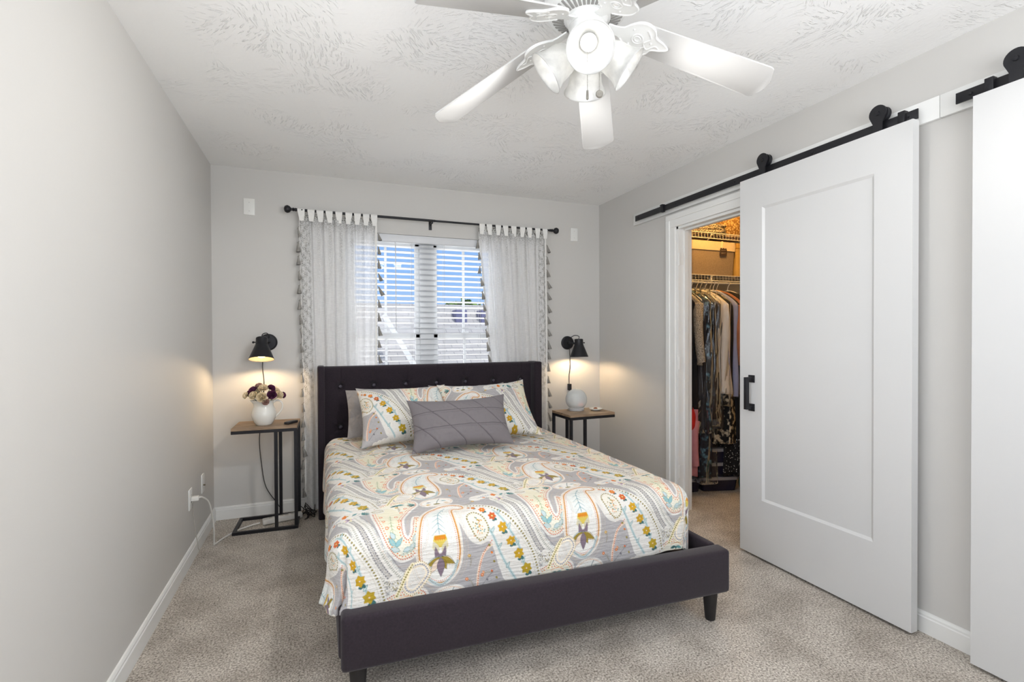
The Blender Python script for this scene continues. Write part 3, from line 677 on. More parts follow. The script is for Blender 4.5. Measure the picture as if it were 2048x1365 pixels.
Pt, Cc = cushion(.585, .44, .20, .14, 330, 270, lambda u, v: cloth_colour(u+.105, v+.055), seed=21)
place('pillow_sham', Pt, Cc, M_SHAM, pil(1.198, -.89, .607, .44, 44, 2), 42, 2, 'paisley pillow sham with a diagonal chain of gold and orange daisies', 'pillow', 0)
Pt, Cc = cushion(.62, .465, .20, .17, 340, 280, lambda u, v: cloth_colour(u-.12, v-.065), seed=33)
place('pillow_sham', Pt, Cc, M_SHAM, pil(1.715, -.975, .605, .465, 44, -2), 43, -2, 'paisley pillow sham with teal leaves and a raised corner, nearer the closet', 'pillow', 2)
def seam_d(x, y):
    d = np.full(x.shape, 9.0)
    for c in (-.052, .045): d = np.minimum(d, np.abs(y-c))
    an = math.radians(-46); n_ = x*math.sin(-an)+y*math.cos(an)
    for c in np.arange(-.42, .43, .112): d = np.minimum(d, np.abs(n_-c))
    return d
def grey_col(u, v):
    d = seam_d(u-.29, .155-v); m = np.exp(-(d/.0017)**2)[..., None]
    return np.array(lin((118, 113, 115)), np.float32)*(1-m)+np.array(lin((78, 73, 77)), np.float32)*m
Pt, Cc = cushion(.60, .33, .16, .14, 330, 200, grey_col, lambda x, y: .004*np.exp(-(seam_d(x, y)/.004)**2), seed=41, wr=.003)
place('lumbar_cushion', Pt, Cc, M_GREYCUSH, pil(1.447, -1.185, .622, .32, 35, -3), 33, -3, 'plain grey oblong cushion with diagonal seams in front of the paisley shams', 'cushion', 1.5)
#PART3
# ------------------------------------------------------------------ curtain rod
RY_, RZ_ = -.088, 2.158
rod = thing('curtain_rod', 'black metal curtain rod with ball finials above the window', 'curtain rod', (1.53, RY_, RZ_))
bm = bmesh.new(); bm_tube(bm, [(-1.0, 0, 0), (.0, 0, 0)], .0095, 12); bm_tube(bm, [(-.02, 0, 0), (1.0, 0, 0)], .008, 12); obj('rod_tube', bm, M_BLACK, rod, autosmooth=40)
for sx in (-1, 1):
    bm = bmesh.new()
    bm_lathe(bm, [(.0001, -.002), (.010, 0), (.012, .012), (.009, .02), (.014, .026), (.009, .032), (.010, .040), (.021, .048), (.027, .060), (.027, .068), (.021, .080), (.008, .086), (.0001, .087)], 16, T(sx*.985, 0, 0) @ RY(90*sx))
    obj('finial', bm, M_BLACK, rod, autosmooth=30)
for x in (-.955, -.02, .965):
    bm = bmesh.new(); bm_box(bm, x-.012, x+.012, -RY_-.004, -RY_, -.055, .012, .001); bm_tube(bm, [(x, -RY_-.002, -.012), (x, .004, -.016), (x, -.008, -.006), (x, -.009, .004)], .005, 8)
    obj('bracket', bm, M_BLACK, rod, autosmooth=40)
# ------------------------------------------------------------------ curtains
def curtain_mat(name):
    q = NT(name); co = q.coord()
    # lace speckle at the heading and down the outer border
    n = q.n('TexNoise'); n.inputs['Scale'].default_value = 170; n.inputs['Detail'].default_value = 2; q.l(co, n.inputs['Vector'])
    vo = q.n('TexVoronoi', feature='DISTANCE_TO_EDGE'); vo.inputs['Scale'].default_value = 60; q.l(co, vo.inputs['Vector'])
    a = q.n('Attribute'); a.attribute_name = 'print'      # red: where the lace is
    r = q.ramp([(.42, (0, 0, 0)), (.56, (1, 1, 1))]); q.l(n.outputs['Fac'], r.inputs[0])
    m1 = q.n('Math', operation='MULTIPLY'); sep = q.n('SeparateColor'); q.l(a.outputs['Color'], sep.inputs[0]); q.l(sep.outputs[0], m1.inputs[0]); q.l(r.outputs[0], m1.inputs[1])
    wv = q.n('Mapping'); wv.inputs['Scale'].default_value = (40, 40, 420); q.l(co, wv.inputs[0])
    n2 = q.n('TexNoise'); n2.inputs['Scale'].default_value = 1; n2.inputs['Detail'].default_value = 3; q.l(wv.outputs[0], n2.inputs['Vector'])
    wv2 = q.n('Mapping'); wv2.inputs['Scale'].default_value = (500, 40, 12); q.l(co, wv2.inputs[0])
    n3 = q.n('TexNoise'); n3.inputs['Scale'].default_value = 1; n3.inputs['Detail'].default_value = 2; q.l(wv2.outputs[0], n3.inputs['Vector'])
    ad = q.n('Math', operation='ADD'); q.l(n2.outputs['Fac'], ad.inputs[0]); q.l(n3.outputs['Fac'], ad.inputs[1])
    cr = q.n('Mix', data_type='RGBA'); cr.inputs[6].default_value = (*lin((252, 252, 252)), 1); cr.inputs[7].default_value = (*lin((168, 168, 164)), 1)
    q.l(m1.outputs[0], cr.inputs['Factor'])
    df = q.n('BsdfDiffuse'); tl = q.n('BsdfTranslucent'); tp = q.n('BsdfTransparent')
    q.l(cr.outputs[2], df.inputs[0]); q.l(cr.outputs[2], tl.inputs[0])
    mx = q.n('MixShader'); mx.inputs[0].default_value = .30; q.l(df.outputs[0], mx.inputs[1]); q.l(tl.outputs[0], mx.inputs[2])
    rt_ = q.ramp([(.38, (.20, .20, .20)), (.64, (.36, .36, .36))]); sc_ = q.n('Math', operation='MULTIPLY'); sc_.inputs[1].default_value = .5; q.l(ad.outputs[0], sc_.inputs[0]); q.l(sc_.outputs[0], rt_.inputs[0])
    m2 = q.n('MixShader'); q.l(rt_.outputs[0], m2.inputs[0]); q.l(mx.outputs[0], m2.inputs[1]); q.l(tp.outputs[0], m2.inputs[2])
    q.l(m2.outputs[0], q.out.inputs[0]); return q.m
M_CURT = curtain_mat('sheer_linen'); M_TAB = pm('white_cotton_band', (236, 235, 231), .85, noise=(60, .03))
M_TASS = pm('grey_tassel_yarn', (150, 147, 141), .95, noise=(90, .2), bump=(300, .5, .004))
def tassel_mesh():
    bm = bmesh.new(); n = 10
    prof = [(.0015, .002), (.004, 0), (.0048, -.004), (.0036, -.008), (.0055, -.013), (.0078, -.026), (.0098, -.040), (.0105, -.047)]
    rings = []
    for (r, z) in prof:
        ring = []
        for k in range(n*2):
            rr = r*(1+(.16 if k % 2 else -.14)*min(1, max(0, (-z-.01)/.03))); zz = z-(.004 if k % 2 else 0)*max(0, (-z-.03)/.017)
            ring.append(bm.verts.new((rr*math.cos(PI*k/n)+.004*(z/.047)**2, rr*math.sin(PI*k/n), zz)))
        rings.append(ring)
    for a, b in zip(rings, rings[1:]):
        for k in range(2*n): bm.faces.new((a[k], a[(k+1) % (2*n)], b[(k+1) % (2*n)], b[k]))
    bm.faces.new(rings[-1]); bm.faces.new(rings[0][::-1])
    bm_tube(bm, [(0, 0, 0), (-.004, 0, .004), (-.012, 0, .006)], .0012, 5)
    return bm
q = NT('grey_lace'); n = q.n('TexNoise'); n.inputs['Scale'].default_value = 150; q.l(q.coord(), n.inputs['Vector']); r = q.ramp([(.42, lin((112, 110, 106))), (.60, lin((226, 225, 220)))]); q.l(n.outputs['Fac'], r.inputs[0]); q.l(r.outputs[0], q.b.inputs['Base Color']); q.b.inputs['Roughness'].default_value = .9; M_LACE = q.m
tass0 = None
def curtain(xt0, xt1, xb0, xb1, label, seed, outer):
    global tass0
    rr = random.Random(seed); ZH, ZB = 2.10, .012
    c = thing('curtain', label, 'curtain', ((xt0+xt1)/2, RY_, 0)); ox = (xt0+xt1)/2
    nu, nv = 260, 90; u = np.linspace(0, 1, nu); v = np.linspace(0, 1, nv); U, V = np.meshgrid(u, v); Zz = ZH+(ZB-ZH)*V
    ph = rr.uniform(0, 6)
    xe0 = xt0+(xb0-xt0)*np.clip((ZH-Zz)/1.1, 0, 1.25); xe1 = xt1+(xb1-xt1)*np.clip((ZH-Zz)/1.1, 0, 1.25)
    fold = np.sin(U*7*2*PI+ph+.5*np.sin(V*3+ph))*.55+np.sin(U*3.1*2*PI+ph*2+V*1.2)*.35+.45*np.sin(U*13*2*PI+2*ph+V*.8)*np.exp(-V*1.5)
    fold = np.sign(fold)*np.abs(fold)**.8
    Xx = xe0+(xe1-xe0)*U+.010*np.cos(U*7*2*PI+ph)*np.sin(PI*U)
    Yy = fold*.027*(.55+.45*V)+.004*np.sin(V*9+U*20)
    top = np.where(V == 0, .006*np.sin(U*8*2*PI)**2, 0)
    lace = np.clip((Zz-(ZH-.10))/.08, 0, 1)*.8
    ob = U if outer > 0 else 1-U
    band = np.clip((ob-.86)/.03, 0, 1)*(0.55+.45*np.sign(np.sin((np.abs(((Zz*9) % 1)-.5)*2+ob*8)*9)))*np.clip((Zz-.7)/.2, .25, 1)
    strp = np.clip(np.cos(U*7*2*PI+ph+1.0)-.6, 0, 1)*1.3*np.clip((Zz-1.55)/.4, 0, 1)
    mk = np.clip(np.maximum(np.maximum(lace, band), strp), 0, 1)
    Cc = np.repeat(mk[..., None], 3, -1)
    # reading direction: top row first
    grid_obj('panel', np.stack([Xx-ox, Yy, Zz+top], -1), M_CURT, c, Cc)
    # heading: lace strip behind the tabs up to the rod
    un = np.linspace(0, 1, 120); vn = np.linspace(0, 1, 8); U2, V2 = np.meshgrid(un, vn); hgt = .068*(.45+.55*np.abs(np.cos(U2*8*PI)))
    grid_obj('heading', np.stack([xt0+(xt1-xt0)*U2-ox, .012+.004*np.sin(U2*50), ZH-.012+V2*hgt], -1), M_LACE, c)
    for k in range(9):
        x = xt0+.018+(xt1-xt0-.036)*k/8-ox; bm = bmesh.new(); w = .017; dx = rr.uniform(-.006, .006)
        path = [(0, -.012-.002, ZH-.02), (dx, -.0125, RZ_-.006), (dx, -.009, RZ_+.0085), (dx, 0, RZ_+.0118), (dx, .010, RZ_+.0085), (dx, .0135, RZ_-.006), (0, .016, ZH-.02)]
        L_ = [bm.verts.new((x+p[0]-w*(.85 if i in (0, 6) else 1.4), p[1], p[2])) for i, p in enumerate(path)]; R_ = [bm.verts.new((x+p[0]+w*(.85 if i in (0, 6) else 1.4), p[1], p[2])) for i, p in enumerate(path)]
        for i in range(6): bm.faces.new((L_[i], R_[i], R_[i+1], L_[i+1]))
        o = obj('tab', bm, M_TAB, c, smooth=True)
    # hem bands on both edges
    for e in (0, 1):
        xs = xe0[:, 0] if e == 0 else xe1[:, 0]; y_ = Yy[:, 0 if e == 0 else -1]; sgn = 1 if e == 0 else -1
        grid_obj('edge_band', np.stack([np.stack([xs-ox+sgn*d, y_-.0015, Zz[:, 0]], -1) for d in (-.002, .012)], 1), M_TAB, c)
        z = 2.03; k = 0
        while z > .16:
            i = int(np.clip((ZH-z)/(ZH-ZB)*(nv-1), 0, nv-1)); side = -1 if e == 0 else 1
            if tass0 is None: tass0 = t_ = obj('tassel', tassel_mesh(), M_TASS, c, smooth=True)
            else: t_ = tass0.copy(); COL.objects.link(t_); t_.parent = c
            t_.location = (xs[i]-ox+side*.012, y_[i], z); sc = rr.uniform(1.12, 1.35); t_.scale = (sc, sc, sc*rr.uniform(.95, 1.12))
            t_.rotation_euler = (math.radians(rr.uniform(-14, 14)), math.radians(rr.uniform(-24, -2)*side), 0 if side > 0 else PI)
            z -= .1035+rr.uniform(-.008, .008); k += 1
    return c
curtain(.556, 1.090, .575, 1.085, 'sheer white curtain with grey tassels at the window end by the tall pitcher', 4, -1)
curtain(1.888, 2.488, 1.985, 2.492, 'sheer white curtain with grey tassels at the window end by the closet wall', 8, 1)

# ------------------------------------------------------------------ wall plates and outlets
def plate(name, label, loc, rz, cat, toggle=False, w=.070, h_=.115):
    t = thing(name, label, cat, loc, rz); bm = bmesh.new(); bm_box(bm, -w/2, w/2, -.006, 0, -h_/2, h_/2, .0025); obj('cover', bm, M_WHITE_PL, t, autosmooth=40)
    for z in (-.030, .030):
        bm = bmesh.new(); bm_lathe(bm, [(.0001, .0012), (.0028, .0008), (.003, 0)], 10, T(0, -.006, z) @ RX(90)); obj('screw', bm, pm('screw_paint', (205, 204, 200), .4, noise=(40, .05)), t)
    return t
plate('blank_wall_plate', 'white blank wall plate high on the wall near the corner above the pitcher', (.233, 0, 2.172), 0, 'wall plate')
plate('blank_wall_plate', 'white blank wall plate high on the wall beside the rod finial near the closet corner', (2.80, 0, 2.157), 0, 'wall plate')
o1 = plate('wall_outlet', 'white wall outlet low on the side wall with a white plug in it', (0, -.672, .352), PI/2, 'outlet')
M_SLOT = pm('outlet_slot', (60, 58, 56), .6, noise=(30, .1))
for z in (-.02, .02):
    bm = bmesh.new(); bm_lathe(bm, [(.0001, .0015), (.0155, .0015), (.0165, 0)], 20, T(0, -.006, z) @ RX(90)); rc = obj('receptacle', bm, M_WHITE_PL, o1)
    bm = bmesh.new()
    for x in (-.006, .006): bm_box(bm, x-.001, x+.001, -.0082, -.0074, z-.001, z+.007)
    obj('slot', bm, M_SLOT, rc)
o2 = plate('cable_plate', 'white cable wall plate low on the side wall close to the corner', (0, -.355, .355), PI/2, 'wall plate')
bm = bmesh.new(); bm_tube(bm, [(0, -.006, -.012), (0, -.017, -.012)], .0045, 10); obj('cable_jack', bm, pm('brass_jack', (120, 110, 90), .35, metal=.8, noise=(40, .1)), o2)

# ------------------------------------------------------------------ side tables
def wood(name):
    q = NT(name); co = q.coord((3, 26, 26)); n = q.n('TexNoise'); n.inputs['Scale'].default_value = 2.2; n.inputs['Detail'].default_value = 6; n.inputs['Distortion'].default_value = .8; q.l(co, n.inputs['Vector'])
    r = q.ramp([(.25, lin((84, 66, 50))), (.5, lin((140, 116, 92))), (.75, lin((176, 150, 122)))]); q.l(n.outputs['Fac'], r.inputs[0]); q.l(r.outputs[0], q.b.inputs['Base Color']); q.b.inputs['Roughness'].default_value = .5
    q.bump(n.outputs['Fac'], .1, .003); return q.m
M_WOOD = wood('rustic_brown_wood')
def side_table(loc, rz, label, mir=1):
    t = thing('side_table', label, 'side table', loc, rz, 'matching c-shaped side tables')
    w, d, h_ = .385, .285, .68; bm = bmesh.new(); bm_box(bm, -w/2, w/2, -d/2, d/2, h_-.018, h_, .0015); obj('table_top', bm, M_WOOD, t)
    q = .020
    def bar(b): 
        bm = bmesh.new(); bm_box(bm, *b, .0012); obj('frame_bar', bm, M_BLACK, t)
    for z0 in (h_-.018-q, 0.0):
        for y in (-d/2, d/2-q): bar((-w/2, w/2, y, y+q, z0, z0+q))
        for x in (-w/2, w/2-q): bar((x, x+q, -d/2+q, d/2-q, z0, z0+q))
    for x in (w/2-q, w/2-q-.118):
        xx_ = x if mir > 0 else -x-q
        for y in (-d/2, d/2-q):
            bm = bmesh.new(); bm_box(bm, xx_, xx_+q, y, y+q, q, h_-.018-q, .0012); obj('upright', bm, M_BLACK, t)
    return t
side_table((.355, -.222, 0), math.radians(-2), 'brown wood side table with black frame under the white pitcher', 1)
side_table((2.562, -.572, 0), math.radians(2), 'brown wood side table with black frame under the glass globe', -1)
TZ = .68
# pitcher with peonies
pit = thing('pitcher', 'white ceramic pitcher full of cream and purple flowers on the wood side table', 'pitcher', (.338, -.262, TZ))
M_CER = pm('white_glaze', (236, 235, 228), .12, spec=.6, noise=(4, .01))
prof = [(.0001, 0), (.046, 0), (.050, .006), (.062, .025), (.0735, .055), (.075, .075), (.069, .10), (.060, .122), (.056, .138), (.058, .152), (.064, .163), (.0615, .163), (.054, .150), (.052, .138), (.056, .12), (.064, .10), (.070, .075), (.066, .05), (.045, .02), (.0001, .012)]
bm = bmesh.new(); bm_lathe(bm, prof, 40)
for v in bm.verts:
    if v.co.z > .125:
        a = math.atan2(v.co.y, v.co.x); kk = max(0, math.cos(a-PI))**6*(v.co.z-.125)/.04; v.co.x -= .022*kk
obj('body', bm, M_CER, pit, smooth=True)
bm = bmesh.new(); bm_tube(bm, smooth_path([(.055, 0, .145), (.078, -.002, .158), (.105, -.004, .145), (.112, -.005, .115), (.098, -.004, .08), (.074, -.002, .055), (.068, 0, .05)], 8), lambda s: .0058+.0015*math.cos(2*PI*s), 10); obj('handle', bm, M_CER, pit, smooth=True)
def petal_fn(bm, mat, L_, Wd, cup, ruff, rr, n=4, m=5):
    g = []
    for i in range(n+1):
        s_ = i/n; row = []
        for j in range(m+1):
            q = -1+2*j/m; wv = Wd*math.sin(PI*(.12+.70*s_))*q
            z = L_*s_*math.cos(cup*s_); y = L_*s_*math.sin(cup*s_)*.7+.35*Wd*q*q*s_+ruff*rr.uniform(-1, 1)*(s_**2)
            row.append(bm.verts.new(mat @ Vector((wv, -y, z))))
        g.append(row)
    for i in range(n):
        for j in range(m): bm.faces.new((g[i][j], g[i][j+1], g[i+1][j+1], g[i+1][j]))
def peony_mesh(R, seed):
    rr = random.Random(seed); bm = bmesh.new()
    for ring, (nn, tilt, L_) in enumerate(((5, 8, .75), (6, 22, .9), (7, 42, 1.0), (8, 66, 1.0), (8, 92, .95))):
        for k in range(nn): petal_fn(bm, RZ(360*k/nn+ring*27+rr.uniform(-9, 9)) @ RX(tilt+rr.uniform(-8, 8)) @ T(0, 0, .0), R*L_, R*.42, -.55, R*.10, rr)
    return bm
def petal_mat(name, c0, c1):
    q = NT(name); n = q.n('TexNoise'); n.inputs['Scale'].default_value = 42; n.inputs['Detail'].default_value = 4; q.l(q.coord(), n.inputs['Vector'])
    r = q.ramp([(.35, lin(c0)), (.62, lin(c1))]); q.l(n.outputs['Fac'], r.inputs[0]); q.l(r.outputs[0], q.b.inputs['Base Color']); q.b.inputs['Roughness'].default_value = .75; q.b.inputs['Specular IOR Level'].default_value = .2; return q.m
M_CRM = petal_mat('cream_petals', (222, 196, 150), (252, 240, 210)); M_PPL = petal_mat('purple_petals', (58, 34, 62), (122, 62, 96)); M_PNK = petal_mat('mauve_petals', (150, 104, 112), (206, 172, 150))
M_STEM = pm('green_stem', (92, 104, 66), .7, noise=(30, .2))
fl = {}
for (k, dx, dy, dz, R, tx, ty) in (('c', -.005, -.070, .185, .042, -62, 4), ('c', -.052, -.040, .195, .036, -40, -45), ('p', .052, -.058, .198, .037, -58, 32), ('c', .088, -.020, .190, .036, -25, 58), ('c', -.002, -.020, .232, .040, -14, 0), ('p', -.058, -.002, .224, .034, -8, -45),
        ('m', -.028, .020, .246, .032, 12, -22), ('p', .040, .004, .232, .034, -6, 34), ('c', -.098, -.008, .196, .028, -15, -70), ('p', .108, .015, .186, .028, 6, 72), ('c', .062, .048, .212, .034, 40, 40), ('c', -.045, .056, .212, .034, 45, -30), ('m', .018, -.075, .160, .028, -95, 14), ('p', -.080, .030, .205, .028, 25, -55)):
    key = (k,); m_ = {'c': M_CRM, 'p': M_PPL, 'm': M_PNK}[k]
    lab = {'c': 'cream ruffled artificial peony in the white pitcher', 'p': 'dark purple artificial peony in the white pitcher', 'm': 'dusty mauve artificial peony in the white pitcher'}[k]
    g = {'c': 'cream peonies in the pitcher', 'p': 'purple peonies in the pitcher', 'm': 'mauve peonies in the pitcher'}[k]
    t = thing('peony', lab, 'flower', (.338+dx, -.262+dy, TZ+dz), 0, g)
    if k not in fl: fl[k] = peony_mesh(1.0, 5+ord(k)); me_ = bpy.data.meshes.new('bloom'); fl[k].to_mesh(me_); fl[k].free(); me_.materials.append(m_); me_.polygons.foreach_set('use_smooth', [True]*len(me_.polygons)); fl[k] = me_
    b_ = bpy.data.objects.new('bloom', fl[k]); COL.objects.link(b_); b_.parent = t; b_.scale = (R, R, R)
    b_.rotation_euler = (RY(ty) @ RX(-tx) @ RZ(random.uniform(0, 360))).to_euler()
    bm = bmesh.new(); bm_tube(bm, smooth_path([(0, 0, 0), (-dx*.5, -dy*.5, -.03), (-dx*.85, -dy*.85, -dz+.10)], 5), .0022, 6); obj('stem', bm, M_STEM, t)
# remote
rem = thing('remote_control', 'small black remote control lying on the table beside the pitcher', 'remote', (.503, -.285, TZ), math.radians(-35))
box('case', pm('remote_black', (32, 32, 34), .45, noise=(30, .1)), -.019, .019, -.048, .048, 0, .017, rem, .005)
M_KEY = pm('remote_keys', (120, 120, 118), .5, noise=(30, .1))
bm = bmesh.new()
for i in range(3):
    for j in range(5): bm_lathe(bm, [(.0001, .002), (.0035, .0015), (.0038, 0)], 8, T(-.010+.010*i, -.032+.013*j, .017))
obj('keypad', bm, M_KEY, rem)
# glass globe diffuser on a base
def clearish(name, rgb, alpha, rough=.05):
    q = NT(name); tr = q.n('BsdfTransparent'); q.b.inputs['Base Color'].default_value = (*lin(rgb), 1); q.b.inputs['Roughness'].default_value = rough
    lw = q.n('LayerWeight'); lw.inputs['Blend'].default_value = .35; r = q.ramp([(0, (alpha,)*3), (1, (min(1, alpha+.5),)*3)]); q.l(lw.outputs['Facing'], r.inputs[0])
    mx = q.n('MixShader'); q.l(r.outputs[0], mx.inputs[0]); q.l(tr.outputs[0], mx.inputs[1]); q.l(q.b.outputs[0], mx.inputs[2]); q.l(mx.outputs[0], q.out.inputs[0]); return q.m
glb = thing('glass_globe', 'milky glass globe with a small glowing readout on the side table by the closet', 'globe', (2.535, -.515, TZ))
R = .083; bm = bmesh.new(); bm_lathe(bm, [(max(R*math.sin(a), 1e-4), .085-R*math.cos(a)) for a in np.linspace(.72, PI, 26)], 40); obj('glass_sphere', bm, clearish('milky_glass', (216, 220, 218), .62), glb, smooth=True)
bm = bmesh.new(); bm_lathe(bm, [(.0001, 0), (.058, 0), (.062, .006), (.061, .018), (.054, .024), (.05, .020), (.0001, .020)], 40); obj('base_ring', bm, pm('grey_plastic', (186, 184, 182), .3, noise=(6, .02)), glb, autosmooth=40)
M_DIG = emit('red_digits', (255, 150, 130), 1.3)
SEG = {'a': (0, 1, 'h'), 'b': (1, .5, 'v'), 'c': (1, 0, 'v'), 'd': (0, 0, 'h'), 'e': (0, 0, 'v'), 'f': (0, .5, 'v'), 'g': (0, .5, 'h')}
bm = bmesh.new()
for k, dg in enumerate(('abged', 'abcdef', 'abcdefg')):
    for s_ in dg:
        x, z, o_ = SEG[s_]; x0 = -.020+k*.015+x*.009; z0 = z*.015
        if o_ == 'h': bm_box(bm, x0+.001, x0+.009, -.001, 0, z0-.0008, z0+.0008)
        else: bm_box(bm, x0-.0008, x0+.0008, -.001, 0, z0+.0006, z0+.0069)
d_ = obj('readout', bm, M_DIG, glb); d_.location = (-.026+.03, -.0655, .045); d_.rotation_euler = (math.radians(-18), 0, math.radians(8))
# ring dish
dish = thing('trinket_dish', 'small white trinket dish with a brown nut in it, beside the glass globe', 'dish', (2.672, -.575, TZ))
bm = bmesh.new(); bm_lathe(bm, [(.0001, 0), (.030, 0), (.046, .010), (.052, .016), (.050, .018), (.040, .011), (.0001, .007)], 30); obj('bowl', bm, M_CER, dish, smooth=True)
nut = thing('brown_trinket', 'little reddish brown trinket lying in the white dish', 'trinket', (2.668, -.578, TZ+.0095))
bm = bmesh.new(); bm_sphere(bm, (0, 0, .0075), .012, 14, 10, (1.3, .9, .62)); obj('stone', bm, pm('brown_stone', (140, 74, 44), .4, noise=(60, .25)), nut, smooth=True)
bm = bmesh.new(); bm_tube(bm, [(.017*math.cos(a), .012*math.sin(a), .004) for a in np.linspace(0, 2*PI, 20)[:-1]], .0014, 6, closed=True); obj('ring_band', bm, pm('gold_ring', (176, 142, 70), .3, metal=.9, noise=(20, .05)), nut)

# ------------------------------------------------------------------ sconces
def sconce(px, pz, sx, sy_, sz, tilt, label, cordpts, switch=None, lampname=''):
    t = thing('wall_sconce', label, 'wall lamp', (px, 0, pz))
    bm = bmesh.new(); bm_lathe(bm, [(.0001, .020), (.050, .020), (.058, .014), (.060, .004), (.060, 0)], 40, RX(90)); obj('back_plate', bm, M_BLACK, t, autosmooth=35)
    n_top = Vector((sx-px, sy_, sz-pz))                    # pivot at the neck
    bm = bmesh.new(); bm_tube(bm, [(0, -.018, 0), (0, -.045, .0), (n_top.x*.6, (n_top.y-.045)/2, n_top.z*.5), (n_top.x, n_top.y+.035, n_top.z)], .008, 10); bm_sphere(bm, (0, -.045, 0), .013, 12, 8); obj('arm', bm, M_BLACK, t, smooth=True)
    mt = T(*n_top) @ RX(-tilt)
    bm = bmesh.new()
    bm_lathe(bm, [(.0001, .046), (.032, .046), (.037, .041), (.037, .004), (.039, 0), (.039, -.006), (.041, -.010), (.0795, -.108), (.0785, -.1085), (.039, -.010), (.036, -.002), (.035, .030), (.0001, .034)], 40, mt)
    sh = obj('lamp_shade', bm, M_BLACK, t, autosmooth=40)
    bm = bmesh.new(); bm_lathe(bm, [(.0375, -.012), (.0772, -.1070)], 40, mt); obj('shade_lining', bm, pm('warm_white_enamel', (226, 214, 196), .5, noise=(8, .02)), sh, smooth=True)
    bm = bmesh.new(); bm_tube(bm, [(-.052, 0, .012), (.052, 0, .012)], .004, 8, mat=mt); bm_sphere(bm, tuple(mt @ Vector((-.052, 0, .012))), .008, 10, 6); bm_sphere(bm, tuple(mt @ Vector((.052, 0, .012))), .006, 10, 6); obj('pivot_knob', bm, M_BLACK, t, smooth=True)
    a = mt @ Vector((0, 0, .046)); bm = bmesh.new(); bm_tube(bm, smooth_path([a, a+Vector((.004, .006, .022)), (n_top.x*.5+.012, n_top.y*.55, a.z+.030), (.008, -.03, a.z+.004), (0, -.02, .03)], 8), .0032, 8); obj('wire_loop', bm, M_BLACK, t, smooth=True)
    c = mt @ Vector((0, 0, -.052)); bm = bmesh.new(); bm_lathe(bm, [(.0001, .03), (.012, .028), (.014, .012), (.024, -.008), (.027, -.022), (.022, -.038), (.0001, -.046)], 20, T(*c) @ RX(-tilt)); obj('bulb', bm, emit('warm_bulb_glow_'+lampname, (255, 214, 150), 9.0), t, smooth=True)
    l_ = mt @ Vector((0, 0, -.085)); lamp('sconce_light_'+lampname, 'SPOT', tuple(l_), P['sconce']*3.2, (1, .72, .42), .022, t, spot_size=math.radians(165), spot_blend=.35).rotation_euler = (math.radians(-tilt), 0, 0)
    bm = bmesh.new(); bm_tube(bm, smooth_path([Vector(p)-Vector((px, 0, pz)) for p in cordpts], 8), .0028, 7); obj('cord', bm, pm('black_cord', (44, 40, 38), .6, noise=(40, .1)), t, smooth=True)
    if switch:
        bm = bmesh.new(); bm_box(bm, switch[0]-px-.014, switch[0]-px+.014, -.030, -.001, switch[1]-pz-.028, switch[1]-pz+.028, .003); obj('inline_switch', bm, M_BLACK, t)
    return t
sconce(.345, 1.222, .318, -.150, 1.212, 16, 'black cone wall sconce tilted forward over the white pitcher, glowing underneath',
       [(.318, -.015, 1.165), (.308, -.012, 1.05), (.316, -.012, .92), (.300, -.014, .70), (.284, -.014, .54), (.296, -.014, .36), (.322, -.016, .20), (.386, -.018, .085), (.42, -.03, .03), (.44, -.12, .012)], None, 'pitcher')
sconce(2.728, 1.196, 2.762, -.150, 1.185, 2, 'black cone wall sconce hanging upright over the glass globe',
       [(2.742, -.015, 1.14), (2.752, -.012, 1.0), (2.742, -.012, .90), (2.742, -.012, .80), (2.748, -.012, .60), (2.760, -.012, .38), (2.80, -.014, .22), (2.84, -.03, .012)], (2.742, .805), 'globe')

# ------------------------------------------------------------------ cables and power strip
M_CABLE = pm('white_cable', (226, 224, 218), .5, noise=(10, .02))
ps = thing('power_strip', 'long white power strip on the carpet under the side table', 'power strip', (.44, -.195, 0), math.radians(14))
box('strip_body', M_CABLE, -.125, .125, -.024, .024, .004, .040, ps, .008)
bm = bmesh.new()
for k in range(6): bm_box(bm, -.075+k*.034-.010, -.075+k*.034+.010, -.012, .012, .0395, .0412, .001)
obj('sockets', bm, pm('socket_grey', (190, 188, 182), .5, noise=(20, .05)), ps)
cb = thing('power_cable', 'white power cable arching from the side wall outlet down to the power strip', 'cord', (0, -.672, .352))
bm = bmesh.new(); bm_tube(bm, smooth_path([(.040, 0, .002), (.056, .018, .0), (.078, .07, -.045), (.086, .125, -.14), (.088, .165, -.25), (.082, .195, -.335), (.086, .21, -.346), (.125, .30, -.345), (.18, .39, -.345), (.25, .442, -.342), (.305, .448, -.334)], 8), .0048, 8); obj('cable', bm, M_CABLE, cb, smooth=True)
bm = bmesh.new(); bm_box(bm, .008, .046, -.013, .013, -.011, .015, .005); obj('plug', bm, M_CABLE, cb, autosmooth=40)
tw = thing('thin_wire', 'thin pale wire drooping from the wall outlet to the carpet edge', 'wire', (0, -.64, .30))
bm = bmesh.new(); bm_tube(bm, smooth_path([(.008, 0, .02), (.010, .02, -.10), (.018, .05, -.22), (.020, .10, -.293), (.06, .16, -.297), (.10, .15, -.297)], 8), .0016, 6); obj('wire_strand', bm, pm('pale_wire', (196, 190, 182), .4, noise=(10, .03)), tw)
ct = thing('cord_tangle', 'tangle of black cords on the carpet between side table and bed', 'cords', (.62, -.19, 0))
rr = random.Random(2)
for k in range(4):
    p = [(rr.uniform(-.075, .035), rr.uniform(-.07, .09), rr.uniform(.005, .012) if i % 2 else rr.uniform(.015, .085)) for i in range(7)]
    bm = bmesh.new(); bm_tube(bm, smooth_path(p, 8), .0028, 6); obj('cord', bm, MATS['black_cord'], ct, smooth=True)
